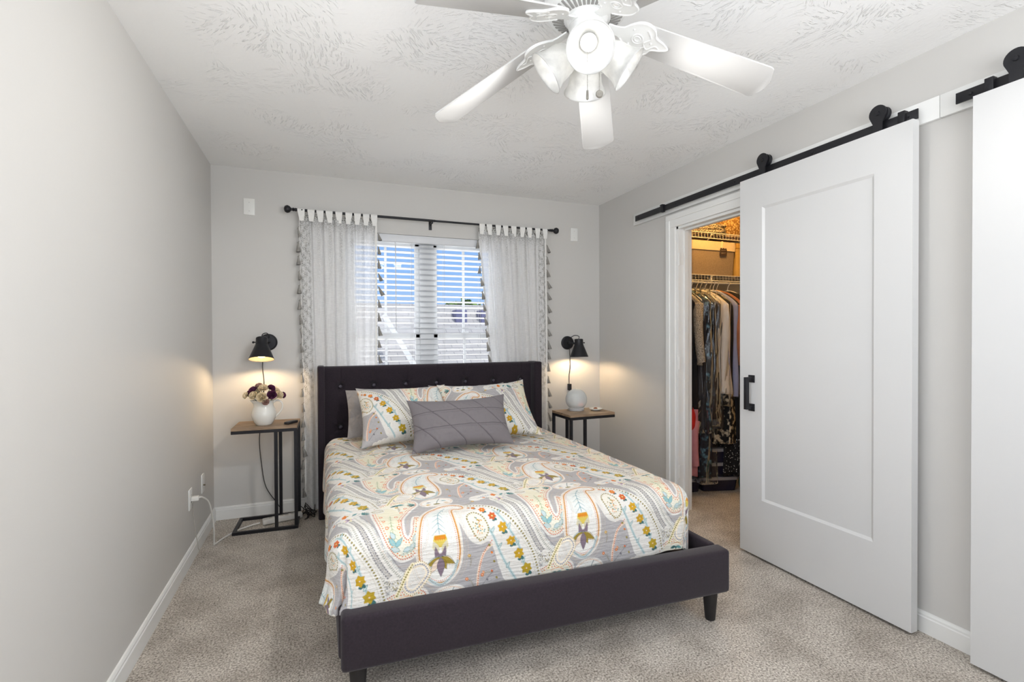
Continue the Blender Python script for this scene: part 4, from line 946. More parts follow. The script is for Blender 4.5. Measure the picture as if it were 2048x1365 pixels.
#PART4
# ------------------------------------------------------------------ ceiling fan
FX, FY = 1.55, -2.40
fan = thing('ceiling_fan', 'white five-blade ceiling fan with four lit bell glass shades', 'ceiling fan', (FX, FY, H))
M_FANW = pm('white_fan_enamel', (240, 240, 238), .35, noise=(3, .01))
M_BLADE = pm('white_fan_blade', (200, 199, 197), .45, noise=(2, .015))
M_SLOTD = pm('vent_shadow_grey', (150, 148, 144), .8, noise=(9, .05))
def fz(z): return z-H
bm = bmesh.new(); bm_lathe(bm, [(.0001, fz(2.44)), (.125, fz(2.44)), (.142, fz(2.432)), (.146, fz(2.405)), (.143, fz(2.378)), (.136, fz(2.366)), (.128, fz(2.362)), (.070, fz(2.342)), (.066, fz(2.336)), (.066, fz(2.322)), (.0001, fz(2.322))], 64); mh = obj('motor_housing', bm, M_FANW, fan, autosmooth=30)
bm = bmesh.new()
for k in range(40):
    a = 2*PI*k/40; m_ = T(0, 0, fz(2.3521)) @ Matrix.Rotation(a, 4, 'Z') @ T(.101, 0, 0) @ RY(-19)
    bm_box(bm, -.022, .022, -.0045, .0045, -.0022, .0010, .0008, 1, m_)
obj('vent_slots', bm, M_SLOTD, mh)
bm = bmesh.new(); bm_lathe(bm, [(.0001, fz(2.325)), (.058, fz(2.325)), (.062, fz(2.318)), (.062, fz(2.272)), (.060, fz(2.262)), (.052, fz(2.256)), (.0001, fz(2.256))], 48); obj('switch_housing', bm, M_FANW, fan, autosmooth=30)
bm = bmesh.new(); bm_lathe(bm, [(.045, fz(2.258)), (.046, fz(2.235)), (.040, fz(2.215)), (.026, fz(2.203)), (.0001, fz(2.198))], 40); obj('light_fitter', bm, M_FANW, fan, autosmooth=40)
ZR0, ZR1 = 2.292, 2.142
# one blade (with its iron), copied round
def blade_parts():
    N_ = 15; out = []; r0_, r1_ = .185, .668; w0, w1 = .060, .072
    pts = [(r0_, -w0), (r1_-.035, -w1)]
    for a in np.linspace(-90, -35, 5): pts.append((r1_-.030+.018*math.cos(math.radians(a)), -w1+.018+.018*math.sin(math.radians(a))))
    pts += [(r1_-.004, -w1+.040), (r1_+.004, -.018), (r1_+.004, .018), (r1_-.004, w1-.040)]
    for a in np.linspace(35, 90, 5): pts.append((r1_-.030+.018*math.cos(math.radians(a)), w1-.018+.018*math.sin(math.radians(a))))
    pts += [(r1_-.035, w1), (r0_, w0), (r0_-.012, w0-.015), (r0_-.012, -w0+.015)]
    bm = bmesh.new(); bm_prism(bm, pts, -.003, .003, None, .0012); b_ = obj('blade', bm, M_BLADE, None, autosmooth=40)
    # iron: leaf-shaped medallion under the blade root with a neck to the motor
    bm = bmesh.new(); o = [(.068, -.016), (.115, -.020), (.138, -.044), (.168, -.066), (.200, -.068), (.226, -.052), (.238, -.028), (.268, -.016), (.290, 0), (.268, .016), (.238, .028), (.226, .052), (.200, .068), (.168, .066), (.138, .044), (.115, .020), (.068, .016)]
    q = [tuple(p)[:2] for p in smooth_path([(a, b, 0) for a, b in o], 5)]
    bm_prism(bm, q, -.0085, -.0032, None, .0014)
    for r_, cx_, cy_ in ((.019, .178, 0), (.010, .178, 0)): bm_tube(bm, [(cx_+r_*math.cos(a), cy_+r_*math.sin(a), -.0088) for a in np.linspace(0, 2*PI, 25)[:-1]], .0024, 6, closed=True)
    bm_tube(bm, [(p[0], p[1]*.93, -.0085) for p in q[6:-6]], .0030, 6)
    bm_tube(bm, smooth_path([(.20, -.045, -.0088), (.222, -.018, -.0088), (.205, .008, -.0088), (.222, .028, -.0088), (.245, .005, -.0088), (.262, .012, -.0088)], 6), .0026, 6)
    for cx_, cy_ in ((.228, 0), (.155, .030), (.155, -.030)): bm_sphere(bm, (cx_, cy_, -.009), .004, 8, 6, (1, 1, .6))
    i_ = obj('blade_iron', bm, M_FANW, None, autosmooth=40)
    return b_, i_
B0, I0 = blade_parts()
for k in range(5):
    az = math.radians(127.4-72*k); first = k == 0
    b_ = B0 if first else B0.copy(); i_ = I0 if first else I0.copy()
    if not first: COL.objects.link(b_); COL.objects.link(i_)
    b_.parent = fan; i_.parent = fan
    sl = math.atan2(ZR0-ZR1, .66-.185)
    mm = Matrix.Rotation(az, 4, 'Z') @ T(.185, 0, fz(ZR0)) @ Matrix.Rotation(sl, 4, 'Y') @ RX(-11) @ T(-.185, 0, 0)
    b_.matrix_local = mm; i_.matrix_local = mm
# shades
def shade_mat():
    q = NT('alabaster_glass'); n = q.n('TexNoise'); n.inputs['Scale'].default_value = 22; n.inputs['Detail'].default_value = 4; q.l(q.coord(), n.inputs['Vector'])
    r = q.ramp([(.35, lin((222, 222, 220))), (.65, lin((246, 246, 244)))]); q.l(n.outputs['Fac'], r.inputs[0])
    tl = q.n('BsdfTranslucent'); df = q.n('BsdfDiffuse'); gl = q.n('BsdfGlossy'); gl.inputs['Roughness'].default_value = .2
    q.l(r.outputs[0], tl.inputs[0]); q.l(r.outputs[0], df.inputs[0]); m = q.n('MixShader'); m.inputs[0].default_value = .45; q.l(df.outputs[0], m.inputs[1]); q.l(tl.outputs[0], m.inputs[2])
    m2 = q.n('MixShader'); m2.inputs[0].default_value = .05; q.l(m.outputs[0], m2.inputs[1]); q.l(gl.outputs[0], m2.inputs[2]); q.l(m2.outputs[0], q.out.inputs[0]); return q.m
M_ALA = shade_mat(); M_BULB = emit('lit_bulb_glass', (255, 252, 246), 1.5)
for k in range(4):
    az = 244+90*k; el = -38
    mt = RZ(az) @ T(.040, 0, fz(2.248)) @ RY(90-el) # +z of the shade points out and down
    prof = [(.024, .016), (.034, .022), (.047, .036), (.0545, .055), (.057, .075), (.060, .095), (.066, .113), (.074, .126), (.0775, .131)]
    inner = [(r_-.003, z+.0005) for r_, z in prof[::-1]]
    bm = bmesh.new(); bm_lathe(bm, prof+inner, 48, mt); obj('glass_shade', bm, M_ALA, fan, smooth=True)
    bm = bmesh.new(); bm_lathe(bm, [(.0001, -.03), (.012, -.03), (.012, 0), (.024, .006), (.028, .014), (.028, .030), (.0001, .030)], 24, mt); obj('socket_arm', bm, M_FANW, fan, autosmooth=40)
    bm = bmesh.new(); bm_sphere(bm, (0, 0, 0), .024, 20, 12, (1, 1, 1.1)); bmesh.ops.transform(bm, matrix=mt @ T(0, 0, .050), verts=bm.verts); obj('bulb', bm, M_BULB, fan, smooth=True)
    lamp('fan_glow', 'POINT', tuple(mt @ Vector((0, 0, .092))), P['glow'], (1, .98, .955), .014, fan)
    sp = lamp('fan_light', 'SPOT', tuple(mt @ Vector((0, 0, .138))), P['fan']*(.75, .6, .5, 1.9)[k], (1, .985, .965), .045, fan, spot_size=math.radians(140), spot_blend=.9)
    sp.rotation_euler = (mt @ RX(180)).to_euler()
# pull chains
M_CHAIN = pm('nickel_chain', (170, 166, 160), .35, metal=.8, noise=(60, .1))
for (dx, dy, zb, kind) in ((-.030, -.052, 2.045, 'bar'), (.012, -.058, 2.05, 'disc')):
    ch = None; bm = bmesh.new(); z = 2.262
    while z > zb+.03: bm_sphere(bm, (dx, dy, fz(z)), .0016, 6, 4); z -= .0042
    ch = obj('pull_chain', bm, M_CHAIN, fan, smooth=True)
    bm = bmesh.new()
    if kind == 'bar': bm_lathe(bm, [(.0001, .016), (.0035, .014), (.0045, -.014), (.0001, -.018)], 12, T(dx, dy, fz(zb+.014)))
    else: bm_lathe(bm, [(.0001, .004), (.010, .0045), (.0125, .002), (.0125, -.002), (.010, -.0045), (.0001, -.004)], 20, T(dx, dy, fz(zb+.016)) @ RZ(-28) @ RX(90))
    obj('pull_fob', bm, pm('fob_metal', (150, 146, 138), .3, metal=.6, noise=(50, .15)), ch, autosmooth=40)

# ------------------------------------------------------------------ barn doors and track
def backer(label, y0, y1):
    o = box('track_backer_board', M_TRIM, W-.019, W, y0, y1, 2.138, 2.230, None, .0015); return tag(o, label, 'board')
backer('white backer board behind the black track over the closet doorway', -2.650, -.553)
backer('white backer board behind the second track, over the barn door cut by the frame', -4.40, -2.652)
def track(label, y0, y1, bolts, stops):
    t = thing('sliding_door_track', label, 'track', (W-.05, y1, 2.176))
    box('flat_rail', M_BLACK, -.003, .003, y0-y1, 0, -.021, .021, t, .001)
    for y in bolts:
        bm = bmesh.new(); bm_lathe(bm, [(.0001, .005), (.0055, .0045), (.0075, 0)], 6, T(-.003, y-y1, 0) @ RY(-90)); bm_tube(bm, [(.002, y-y1, 0), (.0305, y-y1, 0)], .008, 10); obj('spacer_bolt', bm, M_BLACK, t)
    for y in stops:
        bm = bmesh.new(); bm_box(bm, -.016, .012, y-y1-.014, y-y1+.014, -.026, .030, .003); obj('door_stop', bm, M_BLACK, t, autosmooth=40)
    return t
track('black flat track carrying the barn door by the closet opening', -2.592, -.624, (-.66, -1.10, -1.62, -2.12, -2.555), (-.955, -2.535))
track('black flat track of the second barn door, cut off by the frame edge', -4.30, -2.722, (-2.77, -3.1, -3.55, -4.2), (-2.83, -4.15))
def barn_door(name, label, y0, y1, handle_y, rollers):
    """slab between y0 > y1 (toward the camera), front face at W-.092"""
    d = struct(thing(name, None, None, (W-.072, (y0+y1)/2, 0))); d['label'] = label
    xf, xb, zb, zt = -.020, .020, .014, 2.146; hw = (y0-y1)/2
    py, pz0, pz1, sl, dep = hw-.152, .336, 1.968, .013, .009
    bm = bmesh.new()
    def rect(x, yy, za, zc): return [bm.verts.new((x, s_*yy, z)) for s_, z in ((1, za), (1, zc), (-1, zc), (-1, za))]
    A = rect(xf, hw, zb, zt); B = rect(xf, py, pz0, pz1); C_ = rect(xf+dep, py-sl, pz0+sl, pz1-sl); D_ = rect(xb, hw, zb, zt)
    for P_, Q_ in ((A, B), (B, C_)):
        for k in range(4): bm.faces.new((P_[k], P_[(k+1) % 4], Q_[(k+1) % 4], Q_[k]))
    bm.faces.new(C_); bm.faces.new(D_[::-1])
    for k in range(4): bm.faces.new((A[k], D_[k], D_[(k+1) % 4], A[(k+1) % 4]))
    obj('door_slab', bm, M_DOOR, d)
    for y in rollers:
        yy = y-(y0+y1)/2; r = bmesh.new()
        bm_prism(r, [(yy-.020, zt-.002), (yy+.020, zt-.002), (yy+.020, 2.185)]+[(yy+.036*math.cos(a), 2.228+.036*math.sin(a)) for a in np.linspace(-.55, PI+.55, 18)]+[(yy-.020, 2.185)], -.002, .003, Matrix(((0, 0, 1, -.0105), (1, 0, 0, 0), (0, 1, 0, 0), (0, 0, 0, 1))))
        bm_box(r, -.0125, .014, yy-.020, yy+.020, zt-.001, zt+.004, .001)
        h_ = obj('hanger_strap', r, M_BLACK, d, autosmooth=40)
        r = bmesh.new(); bm_lathe(r, [(.0001, .012), (.030, .012), (.034, .010), (.030, .004), (.030, -.004), (.034, -.010), (.030, -.012), (.0001, -.012)], 28, T(.018, yy, 2.2275) @ RY(90)); bm_lathe(r, [(.0001, .006), (.008, .005), (.010, 0)], 12, T(-.013, yy, 2.2275) @ RY(-90)); obj('roller_wheel', r, M_BLACK, h_, autosmooth=40)
    if handle_y is not None:
        yy = handle_y-(y0+y1)/2; r = bmesh.new()
        bm_box(r, xf-.052, xf-.030, yy-.010, yy+.010, .838, 1.020, .002)
        for z in (.848, 1.010): bm_box(r, xf-.035, xf-.003, yy-.010, yy+.010, z-.010, z+.010, .002); bm_box(r, xf-.006, xf, yy-.021, yy+.021, z-.021, z+.021, .002)
        obj('door_handle', r, M_BLACK, d, autosmooth=40)
    return d
barn_door('door_1', 'white one-panel sliding barn door half covering the closet opening', -1.700, -2.596, -1.785, (-1.845, -2.452))
barn_door('door_2', 'white one-panel sliding barn door cut off by the frame edge', -2.796, -3.692, -3.60, (-2.915, -3.55))

# ------------------------------------------------------------------ closet contents
lamp('closet_light', 'POINT', (3.62, -1.02, 2.37), P['closet'], (1, .56, .17), .05)
M_WIRE = pm('white_coated_wire', (236, 232, 222), .45, noise=(20, .02))
def wire_shelf(z, label, rodded):
    t = thing('wire_shelf', label, 'shelf', (W+WT, CY0, z)); L_ = CX1-W-WT; dp = .41
    bm = bmesh.new(); n = int(L_/.032)
    for k in range(n+1):
        x = .004+k*(L_-.008)/n; bm_tube(bm, [(x, -.004, 0), (x, -dp, 0), (x, -dp-.003, -.044)], .0014, 5)
    for y, zz in ((-.006, -.003), (-.14, -.003), (-.28, -.003)): bm_tube(bm, [(0, y, zz), (L_, y, zz)], .0030, 6)
    obj('wire_deck', bm, M_WIRE, t)
    bm = bmesh.new()
    for zz in (0, -.045): bm_tube(bm, [(0, -dp-.001, zz), (L_, -dp-.001, zz)], .0036, 6)
    obj('front_lip', bm, M_WIRE, t)
    if rodded:
        bm = bmesh.new(); bm_tube(bm, [(0, -dp+.028, -.058), (L_, -dp+.028, -.058)], .0085, 10); obj('hang_rod', bm, M_WIRE, t, smooth=True)
    for x in (.55, 1.25):
        bm = bmesh.new(); bm_box(bm, x-.006, x+.006, -.004, 0, -.34, -.30, .001); bm_tube(bm, [(x, -.003, -.32), (x, -dp+.02, -.006)], .0065, 6); 
        if rodded: bm_box(bm, x-.005, x+.005, -dp+.022, -dp+.034, -.056, 0, .001)
        obj('shelf_brace', bm, M_WIRE, t)
    return t
wire_shelf(2.10, 'upper white wire shelf in the closet, under the folded scarf', False)
wire_shelf(1.752, 'lower white wire shelf in the closet with clothes hanging from it', True)
SZ1, SZ2 = 2.104, 1.756
# storage basket with cuff and tag
M_LIN = pm('taupe_linen', (150, 132, 112), .9, noise=(120, .14), bump=(350, .4, .003)); M_CUFF = pm('cream_cuff', (226, 204, 168), .85, noise=(80, .05))
bk = thing('storage_basket', 'taupe fabric basket with cream cuff and dark tag on the closet shelf', 'basket', (3.735, -.555, SZ2))
def tub(bm, w, d, h_, tw=.012, inset=.012, th=.006):
    def rr_(w_, d_, z, r=.025, n=5):
        pts = []
        for cx_, cy_, a0 in ((w_/2-r, d_/2-r, 0), (-w_/2+r, d_/2-r, 90), (-w_/2+r, -d_/2+r, 180), (w_/2-r, -d_/2+r, 270)):
            for k in range(n): a = math.radians(a0+90*k/(n-1)); pts.append(bm.verts.new((cx_+r*math.cos(a), cy_+r*math.sin(a), z)))
        return pts
    R_ = [rr_(w-2*inset, d-2*inset, 0), rr_(w-inset, d-inset, h_*.5), rr_(w, d, h_), rr_(w-2*th, d-2*th, h_), rr_(w-2*inset-2*th, d-2*inset-2*th, th)]
    for a, b in zip(R_, R_[1:]):
        for k in range(len(a)): bm.faces.new((a[k], a[(k+1) % len(a)], b[(k+1) % len(a)], b[k]))
    bm.faces.new(R_[0][::-1]); bm.faces.new(R_[-1])
bm = bmesh.new(); tub(bm, .47, .275, .275); obj('basket_body', bm, M_LIN, bk, autosmooth=50)
def ring(bm, w, d, z0, z1, r=.026, n=5):
    lo, hi = [], []
    for z, L_ in ((z0, lo), (z1, hi)):
        for cx_, cy_, a0 in ((w/2-r, d/2-r, 0), (-w/2+r, d/2-r, 90), (-w/2+r, -d/2+r, 180), (w/2-r, -d/2+r, 270)):
            for k in range(n): a = math.radians(a0+90*k/(n-1)); L_.append(bm.verts.new((cx_+r*math.cos(a), cy_+r*math.sin(a), z)))
    for k in range(len(lo)): bm.faces.new((lo[k], lo[(k+1) % len(lo)], hi[(k+1) % len(lo)], hi[k]))
bm = bmesh.new(); ring(bm, .476, .281, .205, .279); obj('cuff', bm, M_CUFF, bk, smooth=False)
bm = bmesh.new(); bm_prism(bm, [(.055, .165), (.125, .163), (.128, .205), (.122, .226), (.06, .228), (.054, .21)], -.003, .0, Matrix(((1, 0, 0, 0), (0, 0, 1, -.1425), (0, 1, 0, 0), (0, 0, 0, 1)))); tg = obj('tag', bm, pm('chalkboard_brown', (56, 40, 34), .7, noise=(60, .1)), bk)
bm = bmesh.new()
for j, z in enumerate((.208, .186)):
    bm_tube(bm, [(.066+.0042*k+.0015*math.sin(k*2.3+j), -.1458, z+.0045*math.sin(k*1.9+j)) for k in range(12)], .0007, 4)
obj('chalk_scrawl', bm, pm('chalk', (190, 170, 150), .9, noise=(80, .1)), tg)
bm = bmesh.new(); bm_tube(bm, [(.075, -.143, .222), (.083, -.144, .268), (.085, -.13, .283)], .0055, 5); bm_tube(bm, [(.104, -.143, .222), (.096, -.144, .268), (.088, -.13, .283)], .0055, 5); obj('tag_ribbon', bm, M_CUFF, bk)
M_YEL = pm('yellow_card', (206, 168, 92), .8, noise=(10, .08))
def lidded_box(name, label, x0, x1, y0, y1, z, h_, mat, lid):
    t = thing(name, label, 'box', ((x0+x1)/2, (y0+y1)/2, z)); w, d = (x1-x0)/2, (y1-y0)/2
    bm = bmesh.new(); bm_box(bm, -w, w, -d, d, 0, h_-.045, .004); obj('box_body', bm, mat, t)
    bm = bmesh.new(); bm_box(bm, -w-.003, w+.003, -d-.003, d+.003, h_-.045, h_, .004); obj('box_lid', bm, lid, t)
lidded_box('storage_box', 'tan storage box on the lower closet shelf beside the doorway edge of the basket', 3.20, 3.485, -.69, -.42, SZ2, .27, M_YEL, M_YEL)
lidded_box('storage_box', 'tan storage box on the lower closet shelf, half hidden by the barn door', 3.985, 4.25, -.69, -.42, SZ2, .28, M_YEL, pm('ochre_card', (190, 150, 74), .8, noise=(10, .08)))
# folded clothes on top of the basket shelf row, scarf on the upper shelf
M_SCARF = pm('black_and_cream_knit', (120, 108, 96), .95, bump=(200, .8, .006))
q = NT('speckled_scarf'); n = q.n('TexNoise'); n.inputs['Scale'].default_value = 130; q.l(q.coord(), n.inputs['Vector']); r = q.ramp([(.46, lin((38, 34, 34))), (.54, lin((206, 190, 166)))]); q.l(n.outputs['Fac'], r.inputs[0]); q.l(r.outputs[0], q.b.inputs['Base Color']); q.b.inputs['Roughness'].default_value = .95; M_SCARF = q.m
sc_ = thing('folded_scarf', 'speckled black and cream scarf folded on the upper closet shelf', 'scarf', (3.76, -.565, SZ1))
uu = np.linspace(0, 2*PI, 60, endpoint=False); 
for j, (w, d, z0, h_) in enumerate(((.19, .11, 0, .040), (.175, .10, .030, .040), (.16, .095, .060, .038))):
    rows = []
    for e in np.linspace(-PI/2, PI/2, 14):
        rows.append(np.stack([w*np.cos(e)**.35*np.sign(np.cos(uu))*np.abs(np.cos(uu))**.7*(1+.05*np.sin(3*uu+j))+.012*j, d*np.cos(e)**.35*np.sign(np.sin(uu))*np.abs(np.sin(uu))**.7, z0+h_/2+h_/2*np.sin(e)+.006*np.sin(4*uu+j*2)*np.cos(e)+.012*(np.cos(uu)<-.2)*0], -1))
    grid_obj('fold', np.array(rows), M_SCARF, sc_, None, True)
hm = thing('woven_hamper', 'round golden woven hamper with lid on the upper closet shelf', 'basket', (4.055, -.50, SZ1))
q = NT('golden_weave'); n = q.n('TexVoronoi'); n.inputs['Scale'].default_value = 70; q.l(q.coord(), n.inputs['Vector']); r = q.ramp([(.15, lin((226, 194, 130))), (.6, lin((138, 98, 44)))]); q.l(n.outputs['Distance'], r.inputs[0]); q.l(r.outputs[0], q.b.inputs['Base Color']); q.b.inputs['Roughness'].default_value = .7; q.bump(n.outputs['Distance'], .8, .006)
bm = bmesh.new(); bm_lathe(bm, [(.0001, 0), (.15, 0), (.165, .02), (.172, .12), (.172, .20), (.0001, .20)], 48); obj('woven_body', bm, q.m, hm, autosmooth=40)
bm = bmesh.new(); bm_lathe(bm, [(.0001, .20), (.176, .20), (.178, .225), (.16, .245), (.0001, .255)], 48); obj('woven_lid', bm, q.m, hm, autosmooth=40)
lidded_box('shoe_box', 'brown box on the upper closet shelf between scarf and hamper', 3.74, 3.88, -.43, -.31, SZ1, .15, pm('brown_card', (140, 104, 62), .8, noise=(9, .1)), pm('brown_card_lid', (126, 90, 50), .8, noise=(9, .1)))
lidded_box('flat_box', 'pale box on the upper closet shelf at the doorway side of the scarf', 3.36, 3.66, -.44, -.31, SZ1, .12, pm('pale_card', (220, 190, 130), .8, noise=(9, .05)), pm('pale_card_lid', (214, 180, 116), .8, noise=(9, .05)))
# stack of folded sweaters seen above the basket rim
fs = thing('folded_shawl', 'brown folded shawl heaped inside the taupe basket', 'shawl', (3.70, -.50, SZ2+.05))
rows = []
for e in np.linspace(-PI/2, PI/2, 16): rows.append(np.stack([.19*np.cos(e)**.5*np.cos(uu), .095*np.cos(e)**.5*np.sin(uu), .13+.13*np.sin(e)+.02*np.sin(uu*5)*np.cos(e)+.014*np.sin(uu*9+1)*np.cos(e)], -1))
grid_obj('shawl_cloth', np.array(rows), pm('brown_shawl', (138, 98, 66), .9, noise=(30, .3)), fs, None, True)

# hanging clothes
ROD_Y, ROD_Z = CY0-.41+.028, 1.752-.058
def fabric(name, rgb, noise=(60, .1), rough=.85): return pm(name, rgb, rough, noise=noise, bump=(500, .2, .002))
def speck(name, dark, light, scale, lo, hi, kind='noise'):
    q = NT(name); co = q.coord()
    if kind == 'noise': n = q.n('TexNoise'); n.inputs['Scale'].default_value = scale; n.inputs['Detail'].default_value = 3; o_ = n.outputs['Fac']
    else: n = q.n('TexVoronoi'); n.inputs['Scale'].default_value = scale; o_ = n.outputs['Distance']
    q.l(co, n.inputs['Vector']); r = q.ramp([(lo, lin(dark)), (hi, lin(light))]); q.l(o_, r.inputs[0]); q.l(r.outputs[0], q.b.inputs['Base Color']); q.b.inputs['Roughness'].default_value = .85; return q.m
hang0 = None
def hanger(x, label, mat, group=None, yaw_=17.0):
    t = thing('clothes_hanger', label, 'hanger', (x, ROD_Y, ROD_Z), math.radians(yaw_), group)
    bm = bmesh.new(); bm_tube(bm, smooth_path([(0, .020, -.004), (0, .016, .012), (0, 0, .019), (0, -.017, .010), (0, -.018, -.008), (0, -.004, -.035), (0, 0, -.065)], 6), .003, 7); obj('hook', bm, M_WIRE if mat is not M_CHAIN else M_CHAIN, t, smooth=True)
    bm = bmesh.new(); bm_tube(bm, smooth_path([(0, 0, -.062), (0, -.07, -.085), (0, -.165, -.150), (0, -.175, -.172), (0, -.155, -.180), (0, 0, -.178), (0, .155, -.180), (0, .175, -.172), (0, .165, -.150), (0, .07, -.085)], 6), .005, 7, closed=True); obj('hanger_frame', bm, mat, t, smooth=True)
    return t
def garment(name, label, cat, x, mat, z_top, z_bot, yf, yb, th0, th1, folds=3, seed=0, flare=0.0, yaw_=17.0, sleeve=None, group=None, zflat=False, hem=None):
    """closed cloth body hanging from the rod: shoulders slope from the neck, folds deepen downwards"""
    t = thing(name, label, cat, (x, ROD_Y, 0), math.radians(yaw_), group); rr = random.Random(seed)
    nz, na = 46, 72; A = np.linspace(0, 2*PI, na, endpoint=False); rows = []
    p1, p2 = rr.uniform(0, 6), rr.uniform(0, 6)
    for i in range(nz):
        s = i/(nz-1); z = z_top+(z_bot-z_top)*s
        sh = np.clip((z_top-z)/.125, 0, 1)**.6 if not zflat else 1.0
        hy0, hy1 = (ROD_Y-yf)*(.16+.84*sh)*(1+flare*s), (yb-ROD_Y)*(.16+.84*sh)*(1+flare*s)
        th = (th0+(th1-th0)*s)*(.35+.65*min(1, sh))
        c, q = np.cos(A), np.sin(A); y = np.where(c > 0, -c*hy0, -c*hy1)
        y = np.sign(y)*np.abs(y)
        xx_ = th*np.sign(q)*np.abs(q)**.7+.5*th*s**.6*np.sin(y*folds*22+p1+q*1.5)+.25*th*s*np.sin(y*folds*41+p2)
        rows.append(np.stack([xx_, y+.006*np.sin(s*9+p1), np.full(na, z)+.006*np.sin(A*5+p2)*(1 if i == nz-1 else 0)], -1))
    if hem:
        zc = np.linspace(z_top, z_bot, nz); kk = int(np.argmin(np.abs(zc-hem[1]))); low = np.array(rows[kk:])
        grid_obj(hem[2], np.concatenate([low, low[-1:].mean(1, keepdims=True)+low[-1:]*0], 0), hem[0], t, None, True); rows = rows[:kk+1]
    R_ = np.array(rows); R_ = np.concatenate([R_[:1]*0+R_[:1].mean(1, keepdims=True), R_, R_[-1:].mean(1, keepdims=True)+R_[-1:]*0], 0)
    grid_obj('cloth_body', R_, mat, t, None, True)
    if sleeve:
        y0, z0, y1, z1, w = sleeve[:5]; bm = bmesh.new(); bm_tube(bm, smooth_path([(-.01, y0, z0), (-.035, y0+(y1-y0)*.35, z0+(z1-z0)*.3), (-.04, y0+(y1-y0)*.7, z0+(z1-z0)*.68), (-.03, y1, z1)], 8), lambda s: w*(1-.25*s), 12); obj('sleeve', bm, sleeve[5] if len(sleeve) > 5 else mat, t, smooth=True)
    return t
M_BLK = fabric('black_cloth', (24, 23, 26)); M_NAVY = speck('navy_floral', (16, 22, 36), (96, 136, 152), 26, .52, .70)
M_TWEED = speck('tweed', (70, 66, 62), (206, 196, 180), 260, .40, .58); M_WSH = fabric('white_shirting', (222, 214, 204), (20, .04)); M_LAV = fabric('lavender_blue', (150, 156, 190), (20, .05))
M_TAN = fabric('rust_suede', (158, 104, 76), (12, .12)); M_PINK = fabric('dusty_pink', (206, 140, 150), (20, .06)); M_RED = fabric('bright_red', (214, 40, 36), (20, .08)); M_MAR = fabric('dark_red', (120, 34, 36), (20, .1))
M_FLOR = speck('cream_flowers_on_black', (18, 17, 18), (206, 192, 166), 24, .50, .60); M_DOT = speck('white_dots_on_black', (232, 230, 226), (20, 20, 22), 62, .16, .24, 'v'); M_GRY = fabric('grey_satin', (84, 80, 82), (12, .12), .5); M_CHIF = fabric('plum_black', (30, 26, 34), (16, .2), .55)
M_GRN = fabric('dark_green', (34, 78, 70), (16, .15))
zt_ = ROD_Z-.068
gs = [
 ('dress', 'long black dress hanging deepest in the closet shadow by the doorway edge', 'dress', 3.300, M_BLK, .70, -.905, -.47, .022, .040, 2, 1, 0),
 ('dress', 'black dress with dusty pink skirt and red sash beside the closet doorway edge', 'dress', 3.352, M_BLK, .17, -.885, -.47, .020, .038, 2, 2, .04),
 ('tweed_top', 'black and cream tweed top hanging first in the closet', 'top', 3.400, M_TWEED, 1.03, -.900, -.47, .024, .030, 2, 3, 0),
 ('dress', 'plain black dress with a white price tag hanging in clear plastic', 'dress', 3.448, M_CHIF, .52, -.880, -.48, .026, .040, 3, 4, 0),
 ('dress', 'long navy floral dress hanging in clear plastic nearly to the floor', 'dress', 3.492, M_NAVY, .14, -.885, -.48, .026, .050, 3, 5, 0),
 ('dress', 'dark plum party dress hanging in crinkled clear plastic', 'dress', 3.545, M_CHIF, .60, -.895, -.48, .030, .056, 3, 6, .03),
 ('skirt', 'grey satin skirt hanging under plastic above the flowered hem', 'skirt', 3.600, M_GRY, .52, -.880, -.48, .028, .050, 3, 7, .05),
 ('shirt', 'long white shirt hanging in clear plastic in the closet', 'shirt', 3.640, M_WSH, .80, -.915, -.47, .034, .062, 2, 8, .08),
 ('dress', 'cream flowered black dress whose hem shows under the white shirt', 'dress', 3.690, M_BLK, .40, -.900, -.47, .026, .078, 3, 9, .06),
 ('shirt', 'lavender blue shirt hanging just behind the white shirt', 'shirt', 3.742, M_LAV, .765, -.905, -.47, .024, .030, 2, 10, .04),
 ('dress', 'black dress with white dots hanging low in the closet', 'dress', 3.775, M_BLK, .135, -.900, -.47, .026, .070, 3, 11, .06),
 ('jacket', 'rust suede jacket hanging by the barn door edge', 'jacket', 3.815, M_TAN, .78, -.900, -.46, .030, .040, 2, 12, .03),
 ('coat', 'black coat hanging last, next to the rust jacket', 'coat', 3.93, M_BLK, .55, -.880, -.46, .040, .050, 2, 13, 0)]
M_WOODH = pm('blond_hanger_wood', (206, 148, 70), .5, noise=(12, .1))
